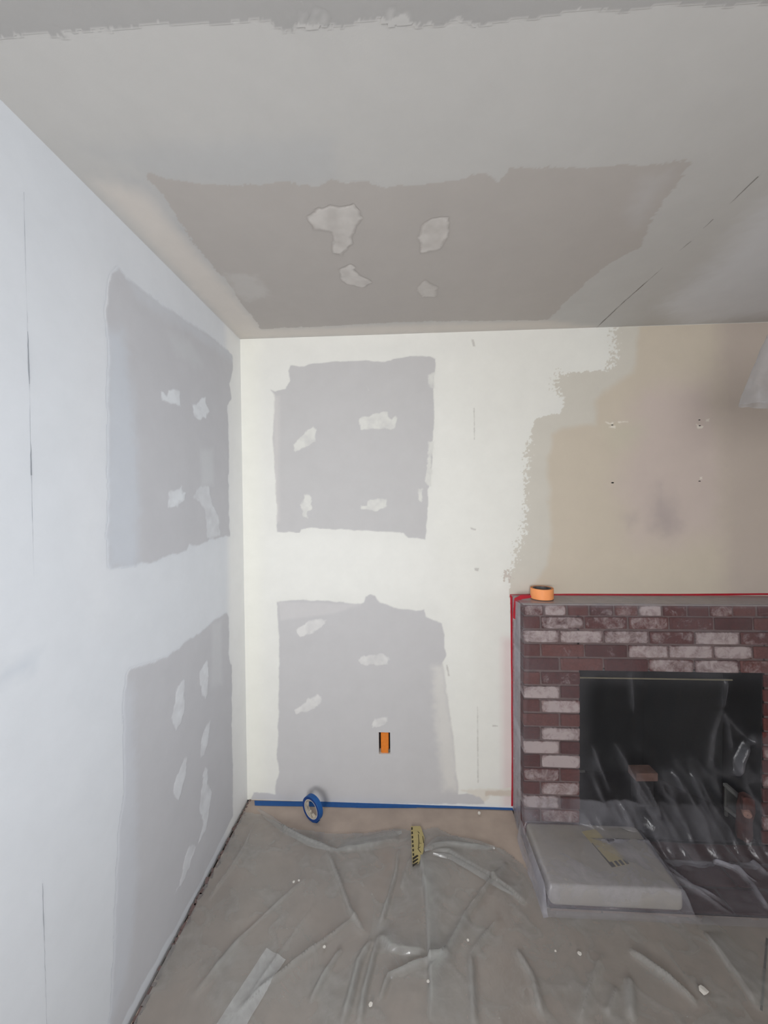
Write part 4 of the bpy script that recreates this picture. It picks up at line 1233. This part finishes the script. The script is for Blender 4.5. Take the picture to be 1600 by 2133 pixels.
pf = link('plastic_sheet', np_mesh('plastic_sheet', np.concatenate([V1, V2, V3]), np.concatenate([F1, F2, F3]), mk_[:, None] * np.ones(3)), M['filmA'])
tag(pf, 'clear creased plastic sheet hung over the brick fireplace and hearth', 'plastic sheet')

# ---------------------------------------------------------------- plastic hanging at the right edge
YH = 1.25
pc = on_plane(1541, 845, 1, YH)
Rb, FLAT = .21, .22
pt = on_plane(1598, 697, 1, YH)
hx_ = float(pc[0]) + Rb; zb_, zt_ = float(pc[2]), float(pt[2])
Rt = hx_ - float(pt[0])
hl = empty('wrapped_pendant', (hx_, YH, zb_))
tag(hl, 'milky plastic wrapped round a flat hanging shape at the right edge', 'plastic wrap')
nk, nh = 96, 40
th = np.linspace(0, 2 * math.pi, nk + 1)[:-1]
tv = np.linspace(0, 1, nh)
T, Vv = np.meshgrid(th, tv, indexing='ij')
Rr = Rb + (Rt - Rb) * Vv
Rr = Rr * (1 + .018 * (fbm(np.cos(T) * 3 + 5, np.sin(T) * 3 + Vv * 1.5, 4.2, 3)) + .008 * np.abs(np.sin(T * 9 + Vv * 3)))
V = np.stack([Rr * np.cos(T), FLAT * Rr * np.sin(T) + .006 * fbm(np.cos(T) * 9, Vv * 5, 3.3, 3), Vv * (zt_ - zb_) + .006 * fbm(T * 2, Vv * 0, 2, 2) * (1 - Vv)], -1)
V = np.concatenate([V, V[:1]], 0).reshape(-1, 3)
o = link('film_wrap', np_mesh('film_wrap', V, grid_faces(nk + 1, nh)), M['filmC'], hl)
hh_ = zt_ - zb_
mb = MB()
Lc = H - zb_ - hh_
bmesh.ops.create_cone(mb.bm, cap_ends=True, segments=12, radius1=.004, radius2=.004, depth=Lc + .01, matrix=Matrix.Translation((0, 0, hh_ + Lc / 2 - .005)))
mb.build('cord', M['white'], hl, True)
mb = MB(); mb.lathe([(.002, 0), (Rt * .9, -.004), (Rt * .9, .012), (.006, .03)], 24, closed=False)
o = mb.build('top_cap', M['filmC'], hl, True); o.location = (0, 0, hh_ - .012); o.scale = (1, FLAT, 1)
mb = MB(); mb.lathe([(.002, 0), (.05, 0), (.05, -.012), (.02, -.025), (.002, -.025)], 24, closed=False)
o = mb.build('ceiling_rose', M['white'], hl, True); o.location = (0, 0, H - zb_ - .001)

# ---------------------------------------------------------------- crumbs of plaster and paint
def flake(px, py, r, label):
    c = at_floor(px, py, .012)
    z = floor_h(c[0], c[1]) + .0015
    n = 7
    pts = [(r * random.uniform(.6, 1.15) * math.cos(2 * math.pi * k / n), r * random.uniform(.6, 1.15) * math.sin(2 * math.pi * k / n)) for k in range(n)]
    mb = MB().prism(pts, 0, r * .35)
    for v_ in mb.bm.verts: v_.co.z += random.uniform(0, r * .2)
    o = mb.build('plaster_flake', M['flake'])
    o.location = (c[0], c[1], z)
    o.rotation_euler = (random.uniform(-.1, .1), random.uniform(-.1, .1), random.uniform(0, 6))
    tag(o, label, 'flake', 'plaster flakes on the plastic')
flake(1157, 1979, .004, 'tiny white plaster flake left of a larger one, below the box')
flake(1207, 1985, .007, 'white triangular plaster flake on the plastic below the box')
flake(1465, 2063, .013, 'largest white plaster flake, near the bottom right')
flake(772, 2094, .007, 'white plaster flake at the bottom centre')
flake(676, 1976, .006, 'white plaster flake on the diagonal crease left of centre')
flake(612, 1842, .005, 'left of two white plaster flakes below the blue tape roll')
flake(623, 1838, .005, 'right of two white plaster flakes below the blue tape roll')
flake(892, 2056, .005, 'white plaster flake on the long fold edge at bottom centre')
flake(975, 1960, .005, 'white plaster flake on the pale crease right of centre')
flake(998, 1693, .009, 'white plaster flake on bare floor paper near the right end of the blue tape')
